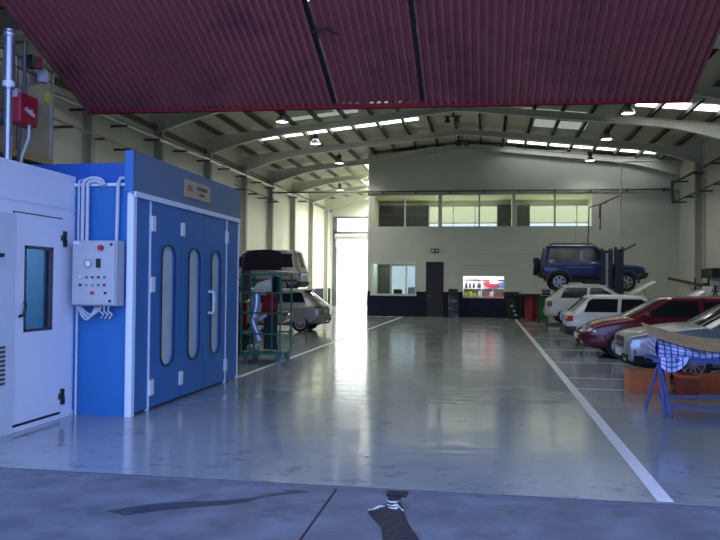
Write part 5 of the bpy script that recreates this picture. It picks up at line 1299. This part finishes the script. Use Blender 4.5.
# ------------------------------------------------------------------ blue trestle table with sheet bundle, board and crates
tb = thing('trestle_table', 'blue steel trestle table in front of the silver car', 'table', (2.9, 10.72, 0))
for y in (10.46, 11.0):
    bm = nbm(); box(bm, 2.14-2.9, 3.95-2.9, y-10.72-.025, y-10.72+.025, .67, .725); obj('beam', bm, M['bluepaint'], tb)
bm = nbm()
for x in (2.2, 2.75, 3.3, 3.9): box(bm, x-2.9-.02, x-2.9+.02, -.26, .28, .68, .715)
obj('cross_bar', bm, M['bluepaint'], tb)
for xc in (2.28, 3.62):
    for (fx, fy, t_) in ((-.16, .14, .02), (.02, -.56, -.12), (.16, .26, .10), (-.05, -.50, -.14)):
        bm = nbm(); tube(bm, [(xc-2.9+t_*.3, t_, .69), (xc-2.9+fx, fy, .0)], .022, 8); obj('leg', bm, M['bluepaint'], tb, True)
bm = nbm(); bar(bm, (2.26-2.9, -.42, .12), (3.62-2.9, -.42, .12), .03, .03); bar(bm, (2.26-2.9, .12, .18), (3.62-2.9, .12, .18), .03, .03); obj('stretcher', bm, M['bluepaint'], tb)
def topz(x): return 1.075-.19*(x-2.15)-.05*math.sin((x-2.15)*3)
sb = thing('sheet_bundle', 'bundle of blue and white checked plastic sheet on the trestle table', 'sheet', (2.7, 10.72, .725))
bm = nbm(); rr = random.Random(3)
def sh_front(u, v):
    x = 2.20+1.15*u; z = .728+v*(topz(x)-.085-.728)
    return (x-2.7, 10.50-10.72-.03*math.sin(u*17+v*3)-.05*math.sin(v*PI)+.05*v, z-.725)
grid(bm, sh_front, 40, 10, .0, (1.15, .34))
def sh_top(u, v):
    x = 2.20+1.15*u
    return (x-2.7, 10.55-10.72-.03*math.sin(u*17+3)+.45*v, topz(x)-.085+.10*v-.725-.004*math.sin(u*9))
grid(bm, sh_top, 40, 8, .0, (1.15, .45))
grid(bm, lambda u, v: (2.20-2.7-.03*math.sin(v*PI), 10.50-10.72+.48*u, v*(topz(2.2)-.085+.10*u-.728)+.003), 8, 10, 0, (.48, .34))
grid(bm, lambda u, v: (3.35-2.7, 10.50-10.72+.48*u, v*(topz(3.35)-.085+.10*u-.728)+.003), 8, 4, 0, (.48, .12))
grid(bm, lambda u, v: (2.2-2.7+1.15*u, 10.98-10.72, v*(topz(2.2+1.15*u)+.015-.728)+.003), 20, 6, 0, (1.15, .3))
obj('wrapped_bundle', bm, M['plaid'], sb, True)
bm = nbm()
def flap(u, v):
    x = 2.22+.36*u; drop = .19*math.sin(PI*min(1, .15+u*.9))**.7
    return (x-2.7, 10.425-10.72-.02*math.sin(u*8)-.01*v, .02-(.02+drop)*v)
grid(bm, flap, 20, 10, .004, (.44, .26)); obj('hanging_flap', bm, M['plaid'], sb, True)
def plank(u, v):
    x = 2.10+1.55*u
    return (x, 10.42+.62*v+.06*u, topz(x)-.06+.13*v+.015*math.sin(v*PI))
panel('brown_board', 'bent brown board lying across the checked sheet bundle', plank, M['board'], .018, 20, 6, 'board')
def crate(name, label, x0, x1, y0, y1, h):
    t = thing(name, label, 'crate', ((x0+x1)/2, (y0+y1)/2, 0), 0, 'orange crates on the floor')
    wx, wy = (x1-x0)/2, (y1-y0)/2; tk = .018
    bm = nbm(); box(bm, -wx, wx, -wy, -wy+tk, 0, h); box(bm, -wx, wx, wy-tk, wy, 0, h); box(bm, -wx, -wx+tk, -wy+tk, wy-tk, 0, h); box(bm, wx-tk, wx, -wy+tk, wy-tk, 0, h); box(bm, -wx+tk, wx-tk, -wy+tk, wy-tk, 0, tk); obj('body', bm, M['orange'], t)
    bm = nbm(); e = .012
    box(bm, -wx-e, wx+e, -wy-e, -wy, h-.05, h-.005); box(bm, -wx-e, wx+e, wy, wy+e, h-.05, h-.005); box(bm, -wx-e, -wx, -wy, wy, h-.05, h-.005); box(bm, wx, wx+e, -wy, wy, h-.05, h-.005); obj('rim', bm, M['orange'], t)
    return t
crate('storage_crate', 'orange crate at the left under the silver car bumper', 2.19, 2.80, 12.5, 12.9, .32)
crate('storage_crate', 'darker standing orange crate in the middle of the three', 2.86, 3.15, 12.15, 12.5, .33).children[0].data.materials[0] = mat('orange_dark', (.30, .05, .018), .5)
crate('storage_crate', 'low orange crate at the right of the three', 3.20, 3.74, 12.70, 13.05, .27)

# ------------------------------------------------------------------ equipment by the right wall
eq = thing('parts_rack', 'dark green parts rack by the right wall behind the parked cars', 'rack', (8.5, 30.6, 0))
for x in (-.5, .5):
    for y in (-.9, .9): pbox('upright', M['p_dark'], eq, x-.03, x+.03, y-.03, y+.03, 0, 2.0)
for z in (.3, .9, 1.5): pbox('shelf', M['p_dark'], eq, -.53, .53, -.93, .93, z, z+.03)
EL = ['grey box on the upper level of the dark green rack', 'black box on the upper level of dark green rack', 'greenish box on the middle level of dark green rack', 'dark box on the middle level of dark green rack']
for k, (y, z, h, m_) in enumerate(((-.5, 1.53, .36, 'greybox'), (.35, 1.53, .30, 'black'), (-.4, .93, .40, 'p_dark'), (.4, .93, .34, 'dsteel'))):
    tag(pbox('storage_box', M[m_], None, 8.2, 8.8, 30.6+y-.25, 30.6+y+.25, z, z+h, .01), EL[k], 'box', 'boxes on the parts rack')
ho = thing('engine_hoist', 'dark engine hoist with a sloping boom behind the red car', 'hoist', (6.6, 26.4, 0))
for y in (-.4, .4):
    bm = nbm(); bar(bm, (-.9, y*.6, .10), (.5, y, .10), .07, .08); obj('base_leg', bm, M['dsteel'], ho)
for x, y in ((-.85, -.24), (-.85, .24), (.45, -.39), (.45, .39)):
    bm = nbm(); tube(bm, [(x, y-.025, .035), (x, y+.025, .035)], .035, 10); obj('wheel', bm, M['black'], ho)
bm = nbm(); bar(bm, (.45, 0, .12), (.35, 0, 1.75), .09, .09, (0, 1, 0)); bar(bm, (.45, -.42, .10), (.45, .42, .10), .08, .08); obj('mast', bm, M['dsteel'], ho)
bm = nbm(); bar(bm, (.38, 0, 1.70), (-.75, 0, 1.95), .08, .09); obj('boom', bm, mat('hoist_olive', (.12, .10, .02), .5), ho)
bm = nbm(); tube(bm, [(.42, 0, .7), (-.1, 0, 1.8)], .04, 10); obj('ram', bm, M['steel'], ho, True)
bm = nbm(); tube(bm, [(-.72, 0, 1.94), (-.72, 0, 1.6)], .012, 6); obj('hook_chain', bm, M['steel'], ho)
# cross mark ending the right line, then two sun patches painted as pale strips
bm = nbm(); box(bm, .85, 1.30, 38.1, 38.25, 0, .004); struct('floor_line_and_sun_patch', bm, M['line_and_sun_w'])
bm = nbm(); box(bm, -6.2, -5.35, 38.75, 39.0, 0, .004); struct('floor_line_and_sun_patch', bm, M['line_and_sun_w'])  # sunlight on the floor, painted as a pale strip
bm = nbm(); box(bm, -5.2, -4.3, 38.75, 39.0, 0, .004); struct('floor_line_and_sun_patch', bm, M['line_and_sun_w'])  # second painted sun patch beside it
